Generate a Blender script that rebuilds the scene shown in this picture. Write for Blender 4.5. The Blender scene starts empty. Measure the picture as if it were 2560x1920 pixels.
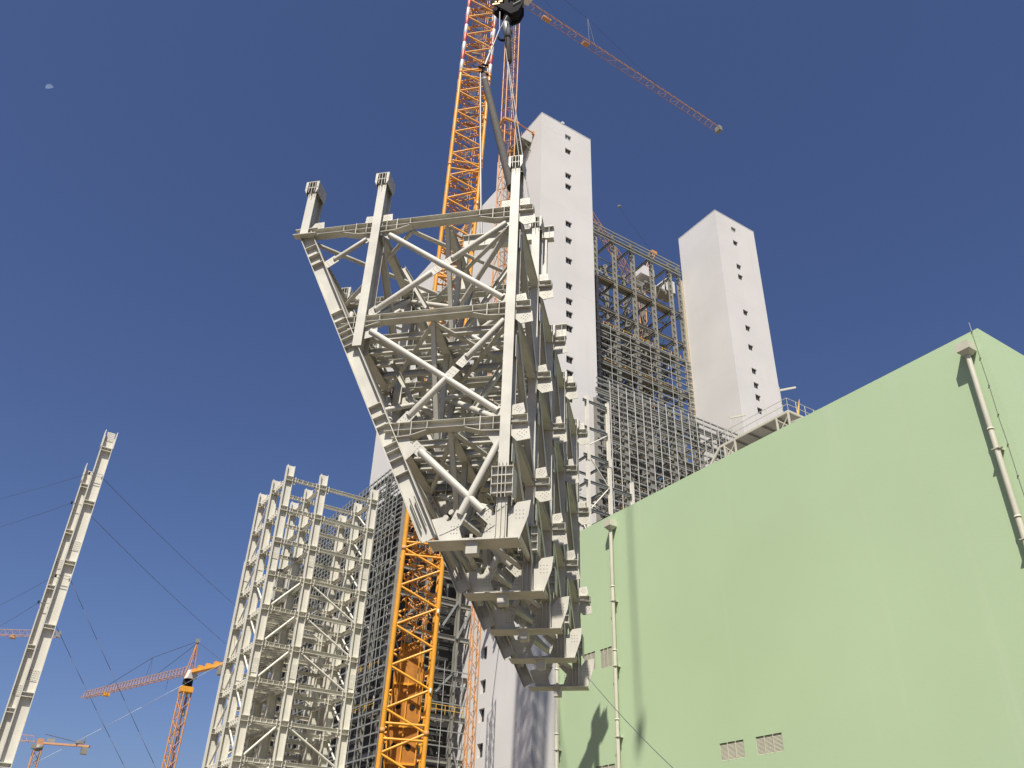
import bpy, math, random
from mathutils import Vector as V, Matrix as MX
random.seed(7)
S = bpy.context.scene
COL = S.collection

# ------------------------------------------------------------ camera, sky, sun
cam_d = bpy.data.cameras.new('camera'); cam = bpy.data.objects.new('camera', cam_d); COL.objects.link(cam)
cam_d.sensor_fit = 'HORIZONTAL'; cam_d.sensor_width = 36.0; cam_d.lens = 2131.0 / 2560 * 36
cam_d.clip_start = 0.1; cam_d.clip_end = 9000
YAW = 0.565983775; PITCH = 0.566174548; ROLL = 0.0352095667
uu = V((-math.sin(YAW), math.cos(YAW), 0)); 
def lev(x, y, z):                       # camera-level frame (x right, y ahead) to the building grid
    return V((x * math.cos(YAW) + y * math.sin(YAW), -x * math.sin(YAW) + y * math.cos(YAW), z))
c_, s_ = math.cos(PITCH), math.sin(PITCH)
fw = lev(0, c_, s_); up0 = lev(0, -s_, c_); rt0 = lev(1, 0, 0)
rt = rt0 * math.cos(ROLL) + up0 * math.sin(ROLL); up = -rt0 * math.sin(ROLL) + up0 * math.cos(ROLL)
cam.matrix_world = MX(((rt.x, up.x, -fw.x, 0), (rt.y, up.y, -fw.y, 0), (rt.z, up.z, -fw.z, 1.6), (0, 0, 0, 1)))
S.camera = cam

SUN_EL = math.radians(56); SUN_AZ = math.radians(-133.4)          # azimuth as an angle from +X
sund = V((math.cos(SUN_AZ) * math.cos(SUN_EL), math.sin(SUN_AZ) * math.cos(SUN_EL), math.sin(SUN_EL)))
w = bpy.data.worlds.new('World'); S.world = w; w.use_nodes = True
nt = w.node_tree; bg = nt.nodes['Background']
sky = nt.nodes.new('ShaderNodeTexSky'); sky.sky_type = 'NISHITA'; sky.sun_disc = False
sky.sun_elevation = SUN_EL; sky.sun_rotation = math.atan2(sund.x, sund.y)
sky.altitude = 0; sky.air_density = 1.0; sky.dust_density = 1.4; sky.ozone_density = 4.0
tint = nt.nodes.new('ShaderNodeVectorMath'); tint.operation = 'MULTIPLY'; tint.inputs[1].default_value = (0.92, 0.94, 1.19)
nt.links.new(sky.outputs[0], tint.inputs[0])
nt.links.new(tint.outputs[0], bg.inputs['Color']); bg.inputs['Strength'].default_value = 0.0505
sl = bpy.data.lights.new('sun', 'SUN'); sl.energy = 5.0; sl.angle = math.radians(0.5); sl.color = (1.0, 0.93, 0.82)
so = bpy.data.objects.new('sun', sl); COL.objects.link(so)
so.rotation_euler = sund.to_track_quat('Z', 'Y').to_euler()
vs = S.view_settings; vs.view_transform = 'Standard'; vs.look = 'None'; vs.gamma = 1; vs.use_curve_mapping = False
vs.exposure = 0.68

# ------------------------------------------------------------ materials
def srgb(r, g, b):
    f = lambda c: ((c / 255 + 0.055) / 1.055) ** 2.4 if c > 10 else c / 255 / 12.92
    return (f(r), f(g), f(b), 1)
def mat(name, base, rough=0.55, metal=0.0, var=0.10, scale=0.8, streak=0.0, dirt=None, bump=0.0, spec=0.4, lines=0.0):
    m = bpy.data.materials.new(name); m.use_nodes = True; t = m.node_tree; N = t.nodes; L = t.links
    b = N['Principled BSDF']; b.inputs['Roughness'].default_value = rough; b.inputs['Metallic'].default_value = metal
    b.inputs['Specular IOR Level'].default_value = spec
    g = N.new('ShaderNodeNewGeometry')
    n = N.new('ShaderNodeTexNoise'); n.inputs['Scale'].default_value = scale; n.inputs['Detail'].default_value = 6
    L.new(g.outputs['Position'], n.inputs['Vector'])
    mr = N.new('ShaderNodeMapRange'); mr.inputs[1].default_value = 0.3; mr.inputs[2].default_value = 0.7
    mr.inputs[3].default_value = 1 - var; mr.inputs[4].default_value = 1 + var
    L.new(n.outputs['Fac'], mr.inputs[0])
    mul = N.new('ShaderNodeVectorMath'); mul.operation = 'SCALE'; mul.inputs[0].default_value = base[:3]
    L.new(mr.outputs[0], mul.inputs['Scale']); out = mul.outputs[0]
    if streak:
        mp = N.new('ShaderNodeMapping'); mp.inputs['Scale'].default_value = (1.6, 1.6, 0.06)
        L.new(g.outputs['Position'], mp.inputs['Vector'])
        n2 = N.new('ShaderNodeTexNoise'); n2.inputs['Scale'].default_value = 1.0; n2.inputs['Detail'].default_value = 5
        L.new(mp.outputs[0], n2.inputs['Vector'])
        r2 = N.new('ShaderNodeMapRange'); r2.inputs[1].default_value = 0.60; r2.inputs[2].default_value = 0.74
        r2.inputs[3].default_value = 0; r2.inputs[4].default_value = streak
        L.new(n2.outputs['Fac'], r2.inputs[0])
        mx = N.new('ShaderNodeMix'); mx.data_type = 'RGBA'; L.new(r2.outputs[0], mx.inputs[0])
        L.new(out, mx.inputs[6]); mx.inputs[7].default_value = dirt or (0.8, 0.8, 0.7, 1); out = mx.outputs[2]
    if lines:                                                       # faint lift joints of slip-formed walls
        sp = N.new('ShaderNodeSeparateXYZ'); L.new(g.outputs['Position'], sp.inputs[0])
        md = N.new('ShaderNodeMath'); md.operation = 'PINGPONG'; md.inputs[1].default_value = lines; L.new(sp.outputs[2], md.inputs[0])
        r3 = N.new('ShaderNodeMapRange'); r3.inputs[1].default_value = 0.0; r3.inputs[2].default_value = 0.06
        r3.inputs[3].default_value = 0.88; r3.inputs[4].default_value = 1.0; L.new(md.outputs[0], r3.inputs[0])
        m2 = N.new('ShaderNodeVectorMath'); m2.operation = 'SCALE'; L.new(out, m2.inputs[0]); L.new(r3.outputs[0], m2.inputs['Scale']); out = m2.outputs[0]
    L.new(out, b.inputs['Base Color'])
    if bump:
        n3 = N.new('ShaderNodeTexNoise'); n3.inputs['Scale'].default_value = 6; n3.inputs['Detail'].default_value = 5
        L.new(g.outputs['Position'], n3.inputs['Vector'])
        bp = N.new('ShaderNodeBump'); bp.inputs['Strength'].default_value = bump; bp.inputs['Distance'].default_value = 0.02
        L.new(n3.outputs['Fac'], bp.inputs['Height']); L.new(bp.outputs[0], b.inputs['Normal'])
    return m
CREAM = mat('cream_steel_paint', (0.43, 0.42, 0.368), 0.5, var=0.13, scale=1.1, streak=0.4, dirt=(0.32, 0.29, 0.225, 1))
CREAM2 = mat('cream_column_paint', (0.56, 0.545, 0.475), 0.55, var=0.07, scale=0.9, streak=0.2, dirt=(0.32, 0.29, 0.225, 1))
GREY = mat('grey_steel_paint', (0.215, 0.208, 0.18), 0.5, var=0.15, scale=0.6)
GIRT = mat('grey_girt_paint', (0.20, 0.21, 0.20), 0.45, var=0.15, scale=0.9)
DARKG = mat('casing_painted_shade', (0.035, 0.034, 0.033), 0.6, var=0.3, scale=0.4)  # near-black: the shade inside the frames is put into the casing colour
LIGHTG = mat('light_stud_paint', (0.37, 0.37, 0.34), 0.45, var=0.1)
GREEN = mat('green_wall_render', (0.378, 0.495, 0.310), 0.8, var=0.045, scale=0.09, streak=0.16, dirt=(0.49, 0.58, 0.42, 1), bump=0.12, spec=0.2)
WHITE = mat('pale_tower_render', (0.54, 0.532, 0.518), 0.8, var=0.05, scale=0.12, streak=0.22, dirt=(0.44, 0.42, 0.385, 1), bump=0.1, spec=0.2, lines=7.65)
ORANGE = mat('yellow_orange_crane_paint', (0.64, 0.30, 0.035), 0.4, var=0.10, scale=1.2)
ORANGE2 = mat('dull_orange_crane_paint', (0.50, 0.225, 0.07), 0.5, var=0.12, scale=1.0)
JIBM = mat('weathered_jib_paint', (0.36, 0.19, 0.095), 0.6, var=0.15)
FARO = mat('faded_orange_crane_paint', (0.44, 0.235, 0.12), 0.6, var=0.12)
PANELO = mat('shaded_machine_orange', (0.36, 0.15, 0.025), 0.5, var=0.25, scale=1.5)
YELLOW = mat('yellow_rail_paint', (0.65, 0.40, 0.06), 0.5, var=0.1)
RED = mat('red_marker_paint', (0.42, 0.07, 0.04), 0.45, var=0.1)
WPAINT = mat('white_paint', (0.56, 0.55, 0.53), 0.4, var=0.04)
BLACK = mat('black_paint', (0.018, 0.018, 0.02), 0.85, var=0.2, spec=0.1)
WEB = mat('dark_sling_fabric', (0.045, 0.04, 0.035), 0.85, var=0.3, scale=6)
ROPE = mat('steel_wire_rope', (0.20, 0.20, 0.20), 0.5, metal=0.3, var=0.15)
DROPE = mat('dark_wire_rope', (0.06, 0.065, 0.08), 0.6, var=0.1)
LROPE = mat('pale_cable', (0.45, 0.50, 0.55), 0.5, var=0.1)
PIPE = mat('cream_downpipe_plastic', (0.47, 0.46, 0.37), 0.35, var=0.05, scale=2)
LOUV = mat('cream_louvre_metal', (0.47, 0.46, 0.37), 0.4, var=0.05)
GLASS = mat('dark_window_glass', (0.03, 0.03, 0.03), 0.15, var=0.2)
GLASS2 = mat('grey_window_glass', (0.22, 0.23, 0.24), 0.2, var=0.1)
BOLT = mat('bolt_hole_shadow', (0.16, 0.15, 0.12), 0.6, var=0.2)
CONC = mat('site_ground_dust', (0.17, 0.145, 0.11), 0.95, var=0.2, scale=0.15, bump=0.4, spec=0.1)
ROOFM = mat('roof_screed', (0.42, 0.41, 0.38), 0.9, var=0.1, scale=0.3)
MOON = mat('moon_painted_glow', (0.125, 0.165, 0.27), 1.0, var=0.2, scale=0.08, spec=0.0)

_t = MOON.node_tree; _b = _t.nodes['Principled BSDF']                 # reflected sunlight is painted in as emission; the base colour is black
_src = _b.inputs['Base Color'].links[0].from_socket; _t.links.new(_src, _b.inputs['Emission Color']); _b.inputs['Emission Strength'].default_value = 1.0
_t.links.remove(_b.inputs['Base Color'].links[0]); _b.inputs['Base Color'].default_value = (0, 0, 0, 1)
# ------------------------------------------------------------ object helpers
WM = {}
def link(o, parent, M):
    COL.objects.link(o); WM[o.name] = M
    if parent is not None:
        o.parent = parent; o.matrix_parent_inverse = WM[parent.name].inverted()
    o.matrix_basis = M
    return o
def tag(o, label=None, cat=None, group=None, kind=None):
    if label: o['label'] = label
    if cat: o['category'] = cat
    if group: o['group'] = group
    if kind: o['kind'] = kind
    return o
def thing(name, label, cat, loc, group=None, M=None):
    o = bpy.data.objects.new(name, None); o.empty_display_size = 0.5
    link(o, None, M if M is not None else MX.Translation(V(loc)))
    return tag(o, label, cat, group)

_um = {}
def unit(prof, m):
    k = (prof, m.name)
    if k in _um: return _um[k]
    vs_, fs, smooth = [], [], []
    def extrude(poly, caps=True):
        n = len(poly); b = len(vs_)
        for z in (0, 1): vs_.extend((x, y, z) for x, y in poly)
        for i in range(n): fs.append((b + i, b + (i + 1) % n, b + n + (i + 1) % n, b + n + i))
        return b, n
    if prof == 'H':
        t, q = 0.045, 0.05
        for pl in ([(-.5, -.5), (.5, -.5), (.5, -.5 + q), (-.5, -.5 + q)], [(-.5, .5 - q), (.5, .5 - q), (.5, .5), (-.5, .5)], [(-t, -.5 + q), (t, -.5 + q), (t, .5 - q), (-t, .5 - q)]):
            b, n = extrude(pl); fs.append(tuple(b + i for i in (3, 2, 1, 0))); fs.append(tuple(b + 4 + i for i in range(4)))
        sm = 0
    elif prof == 'B':
        b, n = extrude([(-.5, -.5), (.5, -.5), (.5, .5), (-.5, .5)]); fs.append((3, 2, 1, 0)); fs.append((4, 5, 6, 7)); sm = 0
    else:
        n = int(prof[1:]); b, _ = extrude([(.5 * math.cos(2 * math.pi * i / n), .5 * math.sin(2 * math.pi * i / n)) for i in range(n)])
        sm = n; fs.append(tuple(reversed(range(n)))); fs.append(tuple(range(n, 2 * n)))
    me = bpy.data.meshes.new(prof + '_section_' + m.name); me.from_pydata(vs_, [], fs); me.materials.append(m)
    for i in range(sm): me.polygons[i].use_smooth = True
    me.update(); _um[k] = me
    return me
def frameM(p0, p1, w_, d_, yax=None):
    p0, p1 = V(p0), V(p1); z = p1 - p0; L = z.length; z = z / L
    h = V(yax) if yax is not None else (V((0, 0, 1)) if abs(z.z) < 0.9 else V((0, 1, 0)))
    x = h.cross(z)
    if x.length < 1e-4: x = V((1, 0, 0)).cross(z)
    x.normalize(); y = z.cross(x)
    return MX(((x.x * w_, y.x * d_, z.x * L, p0.x), (x.y * w_, y.y * d_, z.y * L, p0.y), (x.z * w_, y.z * d_, z.z * L, p0.z), (0, 0, 0, 1)))
def bar(parent, name, p0, p1, w_, d_, m, prof='H', yax=None, T=None):
    o = bpy.data.objects.new(name, unit(prof, m))
    M = frameM(p0, p1, w_, d_, yax)
    if T is not None: M = T @ M
    return link(o, parent, M)
def tube(parent, name, p0, p1, dia, m, n=8, T=None): return bar(parent, name, p0, p1, dia, dia, m, 'T%d' % n, None, T)
def box(parent, name, lo, hi, m, T=None):
    lo, hi = V(lo), V(hi); c = (lo + hi) / 2
    return bar(parent, name, (c.x, c.y, lo.z), (c.x, c.y, hi.z), hi.x - lo.x, hi.y - lo.y, m, 'B', (0, 1, 0), T)

class MB:                                   # collects shapes into one mesh
    def __init__(s): s.v = []; s.f = []; s.sm = []
    def bar(s, p0, p1, w_, d_, prof='B', yax=None, T=None):
        me = unit(prof, BLACK); M = frameM(p0, p1, w_, d_, yax)
        if T is not None: M = T @ M
        b = len(s.v); s.v.extend(tuple(M @ q.co) for q in me.vertices)
        for pl in me.polygons: s.f.append(tuple(b + i for i in pl.vertices)); s.sm.append(pl.use_smooth)
    def box(s, lo, hi, T=None):
        lo, hi = V(lo), V(hi); c = (lo + hi) / 2
        s.bar((c.x, c.y, lo.z), (c.x, c.y, hi.z), hi.x - lo.x, hi.y - lo.y, 'B', (0, 1, 0), T)
    def poly(s, pts, off, T=None):          # prism: outline pts extruded by vector off
        b = len(s.v); n = len(pts); P = [V(q) for q in pts]; P += [q + V(off) for q in P]
        if T is not None: P = [T @ q for q in P]
        s.v.extend(tuple(q) for q in P); s.f.append(tuple(b + i for i in range(n))); s.f.append(tuple(b + n + i for i in reversed(range(n))))
        for i in range(n): s.f.append((b + i, b + n + i, b + n + (i + 1) % n, b + (i + 1) % n))
        s.sm += [False] * (n + 2)
    def build(s, name, m, parent=None, loc=None):
        me = bpy.data.meshes.new(name); L = V(loc) if loc is not None else V((0, 0, 0))
        me.from_pydata([tuple(V(q) - L) for q in s.v], [], s.f); me.materials.append(m)
        for p_, q in zip(me.polygons, s.sm): p_.use_smooth = q
        me.update()
        o = bpy.data.objects.new(name, me)
        return link(o, parent, MX.Translation(L))
def stuff(o): o['kind'] = 'stuff'; return o

def wall_holes(name, m, parent, org, U, Wd, H, holes, depth, nrm):
    """wall face of width Wd along U and height H from org, with rectangular holes and their reveals"""
    org, U, nrm = V(org), V(U), V(nrm)
    us = sorted({0, Wd} | {h[0] for h in holes} | {h[1] for h in holes}); zs = sorted({0, H} | {h[2] for h in holes} | {h[3] for h in holes})
    v, f = [], []
    idx = {}
    def vert(p_):
        k = tuple(round(c, 4) for c in p_)
        if k not in idx: idx[k] = len(v); v.append(k)
        return idx[k]
    P = lambda a, z, d=0: org + U * a + V((0, 0, z)) - nrm * d
    flip = U.cross(V((0, 0, 1))).dot(nrm) < 0
    def face(*ps):
        i = [vert(q) for q in ps]; f.append(tuple(reversed(i)) if flip else tuple(i))
    for i in range(len(us) - 1):
        for j in range(len(zs) - 1):
            a0, a1, z0, z1 = us[i], us[i + 1], zs[j], zs[j + 1]
            if any(h[0] <= a0 + 1e-6 and h[1] >= a1 - 1e-6 and h[2] <= z0 + 1e-6 and h[3] >= z1 - 1e-6 for h in holes): continue
            face(P(a0, z0), P(a1, z0), P(a1, z1), P(a0, z1))
    for a0, a1, z0, z1 in holes:
        face(P(a0, z0), P(a0, z0, depth), P(a1, z0, depth), P(a1, z0))
        face(P(a0, z1), P(a1, z1), P(a1, z1, depth), P(a0, z1, depth))
        face(P(a0, z0), P(a0, z1), P(a0, z1, depth), P(a0, z0, depth))
        face(P(a1, z0), P(a1, z0, depth), P(a1, z1, depth), P(a1, z1))
    me = bpy.data.meshes.new(name); me.from_pydata(v, [], f); me.materials.append(m); me.update()
    return link(bpy.data.objects.new(name, me), parent, MX.Identity(4))
def quad(parent, name, pts, m):
    me = bpy.data.meshes.new(name); me.from_pydata([tuple(q) for q in pts], [], [tuple(range(len(pts)))]); me.materials.append(m)
    return link(bpy.data.objects.new(name, me), parent, MX.Identity(4))

def lattice(par, P0, P1, e1, e2, h1, h2, pitch, dch, dbar, m, nseg=1, nb=6, names=('chord', 'lacing_bar'), horiz=0, maxbars=290, T=None):
    """four-chord lattice between P0 and P1"""
    P0, P1, e1, e2 = V(P0), V(P1), V(e1), V(e2); ax = P1 - P0; L = ax.length; ax = ax / L
    cs = [(-1, -1), (1, -1), (1, 1), (-1, 1)]
    C = lambda i, t: P0 + ax * t + e1 * h1 * cs[i][0] + e2 * h2 * cs[i][1]
    for i in range(4):
        for k in range(nseg): tube(par, names[0], C(i, L * k / nseg), C(i, L * (k + 1) / nseg), dch, m, 10, T)
    n = max(1, round(L / pitch)); q = L / n; cnt = 0; extra = MB()
    for k in range(n - 1, -1, -1):
        for i in range(4):
            a, b = (i, (i + 1) % 4) if (k + (i % 2)) % 2 == 0 else ((i + 1) % 4, i)
            p, r_ = C(a, k * q), C(b, (k + 1) * q)
            if cnt < maxbars: tube(par, names[1], p, r_, dbar, m, nb, T); cnt += 1
            else: extra.bar(p, r_, dbar, dbar, 'T%d' % nb, None, T)
    hz = MB()
    if horiz:
        nh = max(1, round(L / horiz))
        for k in range(nh + 1):
            for i in range(4):
                hz.bar(C(i, L * k / nh), C((i + 1) % 4, L * k / nh), dbar * 1.15, dbar * 1.15, 'T%d' % nb, None, T)
            hz.bar(C(0, L * k / nh), C(2, L * k / nh), dbar, dbar, 'T%d' % nb, None, T)
        stuff(hz.build('cross_bars', m, par))
    if extra.v: stuff(extra.build('lacing_bars', m, par))
    return C
def prism_jib(par, R0, R1, side, hgt, wid, pitch, dch, dbar, m, maxbars=290):
    """triangular jib: two bottom chords, one top chord"""
    R0, R1 = V(R0), V(R1); L = (R1 - R0).length; ax = (R1 - R0) / L; side = V(side).normalized()
    upv = side.cross(ax) if side.cross(ax).z > 0 else ax.cross(side)
    A = lambda t: R0 + ax * t + side * wid / 2
    B = lambda t: R0 + ax * t - side * wid / 2
    Tt = lambda t: R0 + ax * t + upv * hgt
    for fn in (A, B): tube(par, 'bottom_chord', fn(0), fn(L), dch, m, 8)
    n = round(L / pitch); q = L / n
    tube(par, 'top_chord', Tt(q / 2), Tt(L - q / 2), dch * 1.1, m, 8); cnt = 0
    ex = MB()
    for k in range(n):
        for a, b in ((A(k * q), Tt((k + .5) * q)), (A((k + 1) * q), Tt((k + .5) * q)), (B(k * q), Tt((k + .5) * q)), (B((k + 1) * q), Tt((k + .5) * q)), (A(k * q), B((k + 1) * q)) if k % 2 else (B(k * q), A((k + 1) * q))):
            if cnt < maxbars: tube(par, 'lacing_bar', a, b, dbar, m, 6); cnt += 1
            else: ex.bar(a, b, dbar, dbar, 'T6')
        ex.bar(A(k * q), B(k * q), dbar, dbar, 'T6')
    stuff(ex.build('cross_bars', m, par))
    return A, B, Tt

# ------------------------------------------------------------ ground
g = MB(); g.v = [(-4000, -4000, 0), (4000, -4000, 0), (4000, 4000, 0), (-4000, 4000, 0)]; g.f = [(0, 1, 2, 3)]; g.sm = [False]
tag(g.build('ground', CONC), kind='structure', label='dusty bare construction site ground')

# ------------------------------------------------------------ green building
GX, GY0, GY1, GH = 34.14, 14.73, 46.72, 25.0
gb = thing('green_building', 'big plain building with pale green rendered walls at the right', 'building', (GX, GY0, 0))
LV = [(31.30, 32.92, 8.90, 9.72), (28.87, 30.50, 8.90, 9.72), (42.84, 44.06, 15.30, 16.44), (41.19, 42.34, 15.20, 16.40), (41.24, 43.0, 8.75, 9.69)]
holes = [(a - GY0, b - GY0, c, d) for a, b, c, d in LV]
wall_holes('long_wall', GREEN, gb, (GX, GY0, 0), (0, 1, 0), GY1 - GY0, GH, holes, 0.22, (-1, 0, 0))
quad(gb, 'end_wall', [(GX, GY0, 0), (GX + 60, GY0, 0), (GX + 60, GY0, GH), (GX, GY0, GH)], GREEN)
quad(gb, 'back_wall', [(GX + 60, GY0, 0), (GX + 60, GY1, 0), (GX + 60, GY1, GH), (GX + 60, GY0, GH)], GREEN)
quad(gb, 'far_wall', [(GX + 60, GY1, 0), (GX, GY1, 0), (GX, GY1, GH), (GX + 60, GY1, GH)], GREEN)
quad(gb, 'roof', [(GX, GY0, GH), (GX + 60, GY0, GH), (GX + 60, GY1, GH), (GX, GY1, GH)], ROOFM)
for a, b, c, d in LV:
    lv = MB(); lv.box((GX + 0.205, a, c), (GX + 0.218, b, d)); lo = lv.build('louvre', BLACK, gb)  # black backing sheet paints in the dark of the gaps between slats
    n = int((d - c) / 0.0575)
    for i in range(n):
        z = c + 0.03 + i * (d - c - 0.03) / n
        bar(lo, 'slat', (GX + 0.045, a + 0.01, z), (GX + 0.045, b - 0.01, z), 0.012, 0.042, LOUV, 'B', (-0.45, 0, -1))
    for q in (1, 2): box(lo, 'mullion', (GX - 0.02, a + (b - a) * q / 3 - 0.012, c), (GX + 0.01, a + (b - a) * q / 3 + 0.012, d), LOUV)
tube(gb, 'lightning_rod', (GX + 0.1, 15.05, GH), (GX + 0.1, 15.05, GH + 0.55), 0.02, LOUV, 6)
cd = thing('lightning_cable', 'thin cable clipped down the green wall close to its corner', 'cable', (GX - 0.03, 15.0, 0))
cz = GH
while cz > 0.3:
    j = random.uniform(-0.02, 0.02); tube(cd, 'cable_run', (GX - 0.02, 15.0 + j, cz - 1.45), (GX - 0.02, 15.0 - j, cz), 0.018, GREY, 5)
    box(cd, 'clip', (GX - 0.05, 14.97, cz - 0.04), (GX - 0.003, 15.03, cz), GREY); cz -= 1.45
for k, (y, top, lab) in enumerate([(15.36, 24.35, 'cream downpipe with square hopper near the corner of the green wall'), (40.55, 24.42, 'cream downpipe with hopper left of the hook shadow on the green wall'), (46.55, 24.0, 'cream downpipe on the far left edge of the green wall')]):
    dpp = thing('downpipe', lab, 'drainpipe', (GX - 0.3, y, 0), 'downpipes on the green wall')
    px = GX - 0.30
    z = 0.0
    while z < top - 0.6:
        z1 = min(z + 4.0, top - 0.5)
        tube(dpp, 'pipe_length', (px, y, z), (px, y, z1), 0.235, PIPE, 18); tube(dpp, 'pipe_joint', (px, y, z1 - 0.10), (px, y, z1), 0.262, PIPE, 18)
        if z > 0: 
            bar(dpp, 'bracket', (px - 0.14, y, z - 1.0), (GX, y, z - 1.0), 0.31, 0.04, PIPE, 'B'); box(dpp, 'bolt', (px - 0.02, y - 0.24, z - 1.03), (px + 0.05, y - 0.155, z - 0.97), GREY)
        z = z1
    hp = MB(); w0, w1 = 0.15, 0.30
    for zz, ww in ((top - 0.62, w0), (top - 0.42, w1), (top, w1)): hp.v += [(px - ww, y - ww, zz), (px + min(ww, 0.295), y - ww, zz), (px + min(ww, 0.295), y + ww, zz), (px - ww, y + ww, zz)]
    for l in (0, 4): hp.f += [(l + i, l + (i + 1) % 4, l + 4 + (i + 1) % 4, l + 4 + i) for i in range(4)]
    hp.f += [(3, 2, 1, 0), (8, 9, 10, 11)]; hp.sm = [False] * 10
    hp.build('hopper', PIPE, dpp)

# ------------------------------------------------------------ pale stair towers and the big wall between
WZ = [104.33, 98.92, 96.6, 88.97, 85.75, 81.9, 77.3, 74.6, 72.34, 69.95, 64.87, 62.62, 58.9, 55.2, 51.6, 48.0]
WZ2 = [31.3, 27.78, 24.11, 21.04, 17.44, 13.6, 35.0, 38.6]
def window(parent, c, U, nrm, closed=False, ww=1.16, hh=1.1, dep=0.24):
    c, U, nrm = V(c), V(U), V(nrm)
    wn = MB(); p = c - nrm * (dep - 0.012)
    wn.poly([p - U * ww / 2 - V((0, 0, hh / 2)), p + U * ww / 2 - V((0, 0, hh / 2)), p + U * ww / 2 + V((0, 0, hh / 2)), p - U * ww / 2 + V((0, 0, hh / 2))], -nrm * 0.01)
    wo = wn.build('window', GLASS2 if closed else GLASS, parent)
    if closed: bar(wo, 'mullion', p - V((0, 0, hh / 2)) + nrm * .03, p + V((0, 0, hh / 2)) + nrm * .03, 0.07, 0.05, WPAINT, 'B', nrm)
    else:
        a = p + U * (ww / 2 - 0.05)
        bar(wo, 'open_sash', a + V((0, 0, -hh / 2 + .03)), a + V((0, 0, hh / 2 - .03)), 0.05, dep * 0.8, WPAINT, 'B', nrm)
        bar(wo, 'mullion', p - V((0, 0, hh / 2)) + nrm * .03, p + V((0, 0, hh / 2)) + nrm * .03, 0.035, 0.04, GREY, 'B', nrm)
def tower(x0, x1, y0, y1, H, label, wx, wall_extra, uz, uy):
    t = thing('stair_tower', label, 'tower', (x0, y0, 0), 'pale stair towers')
    hs = [(wx - 0.58 - x0, wx + 0.58 - x0, z - 0.55, z + 0.55) for z in [107.5] + WZ]
    wall_holes('wall', WHITE, t, (x0, y0, 0), (1, 0, 0), x1 - x0, H, hs, 0.24, (0, -1, 0))
    for z in [107.5] + WZ: window(t, (wx, y0, z), (1, 0, 0), (0, -1, 0), z == 107.5)
    hs2 = [(uy - 0.6 - y0, uy + 0.6 - y0, z - 0.72, z + 0.72) for z in uz]
    wall_holes('wall', WHITE, t, (x0, y0, 0), (0, 1, 0), y1 - y0, H, hs2, 0.4, (-1, 0, 0))
    for z in uz: window(t, (x0, uy, z), (0, 1, 0), (-1, 0, 0), False, 1.2, 1.44, 0.4)
    quad(t, 'wall', [(x1, y0, 0), (x1, y1, 0), (x1, y1, H), (x1, y0, H)], WHITE)
    quad(t, 'wall', [(x1, y1, 0), (x0, y1, 0), (x0, y1, H), (x1, y1, H)], WHITE)
    quad(t, 'roof', [(x0, y0, H), (x1, y0, H), (x1, y1, H), (x0, y1, H)], ROOFM)
    cp = MB()
    for a, b in (((x0 - .03, y0 - .03, H), (x1 + .03, y0 + .25, H + .12)), ((x0 - .03, y1 - .25, H), (x1 + .03, y1 + .03, H + .12)), ((x0 - .03, y0 + .252, H), (x0 + .25, y1 - .252, H + .12)), ((x1 - .25, y0 + .252, H), (x1 + .03, y1 - .252, H + .12))): cp.box(a, b)
    cp.build('coping', WPAINT, t)
    return t
tL = tower(51.17, 60.85, 74.58, 87.5, 109.9, 'nearer pale stair tower beside the orange tower crane', 56.3, 0, sorted(WZ2), 84.42)
box(tL, 'roof_lamp', (55.1, 74.5, 110.02), (55.5, 74.9, 110.5), WPAINT)
tR = tower(88.71, 98.47, 74.58, 83.9, 109.9, 'farther pale stair tower standing behind the green building', 93.04, 0, [], 80)
cw = thing('tall_building', 'tall pale windowless wall left of the nearer stair tower', 'building', (51.17, 87.5, 0))
quad(cw, 'wall', [(51.2, 124.9, 0), (51.2, 87.51, 0), (51.2, 87.51, 103.6), (51.2, 124.9, 103.6)], WHITE)
quad(cw, 'wall', [(80, 124.9, 0), (51.2, 124.9, 0), (51.2, 124.9, 103.6), (80, 124.9, 103.6)], WHITE)
quad(cw, 'wall', [(51.2, 87.51, 0), (60, 87.51, 0), (60, 87.51, 103.6), (51.2, 87.51, 103.6)], WHITE)
quad(cw, 'wall', [(60, 87.51, 0), (60, 124.9, 0), (60, 124.9, 103.6), (60, 87.51, 103.6)], WHITE)
quad(cw, 'roof', [(51.2, 87.51, 103.6), (60, 87.51, 103.6), (60, 124.9, 103.6), (51.2, 124.9, 103.6)], ROOFM)
# loading platform hung on the tower
lp = thing('loading_platform', 'dark loading platform hung high on the nearer stair tower', 'platform', (50.0, 80, 105))
box(lp, 'deck', (49.3, 77.4, 105.6), (51.16, 83.0, 105.8), GREY)
for y in (77.5, 79.3, 81.1, 82.9): bar(lp, 'bracket', (49.4, y, 105.5), (51.16, y, 103.9), .12, .12, GREY, 'B'); tube(lp, 'post', (49.35, y, 105.8), (49.35, y, 107.0), .06, RED, 6)
for z in (106.4, 107.0): tube(lp, 'rail', (49.35, 77.5, z), (49.35, 82.9, z), .05, RED, 6)
for y in (77.6, 80.2): bar(lp, 'beam', (48.8, y, 105.5), (51.16, y, 105.5), .2, .25, GREY)

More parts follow.
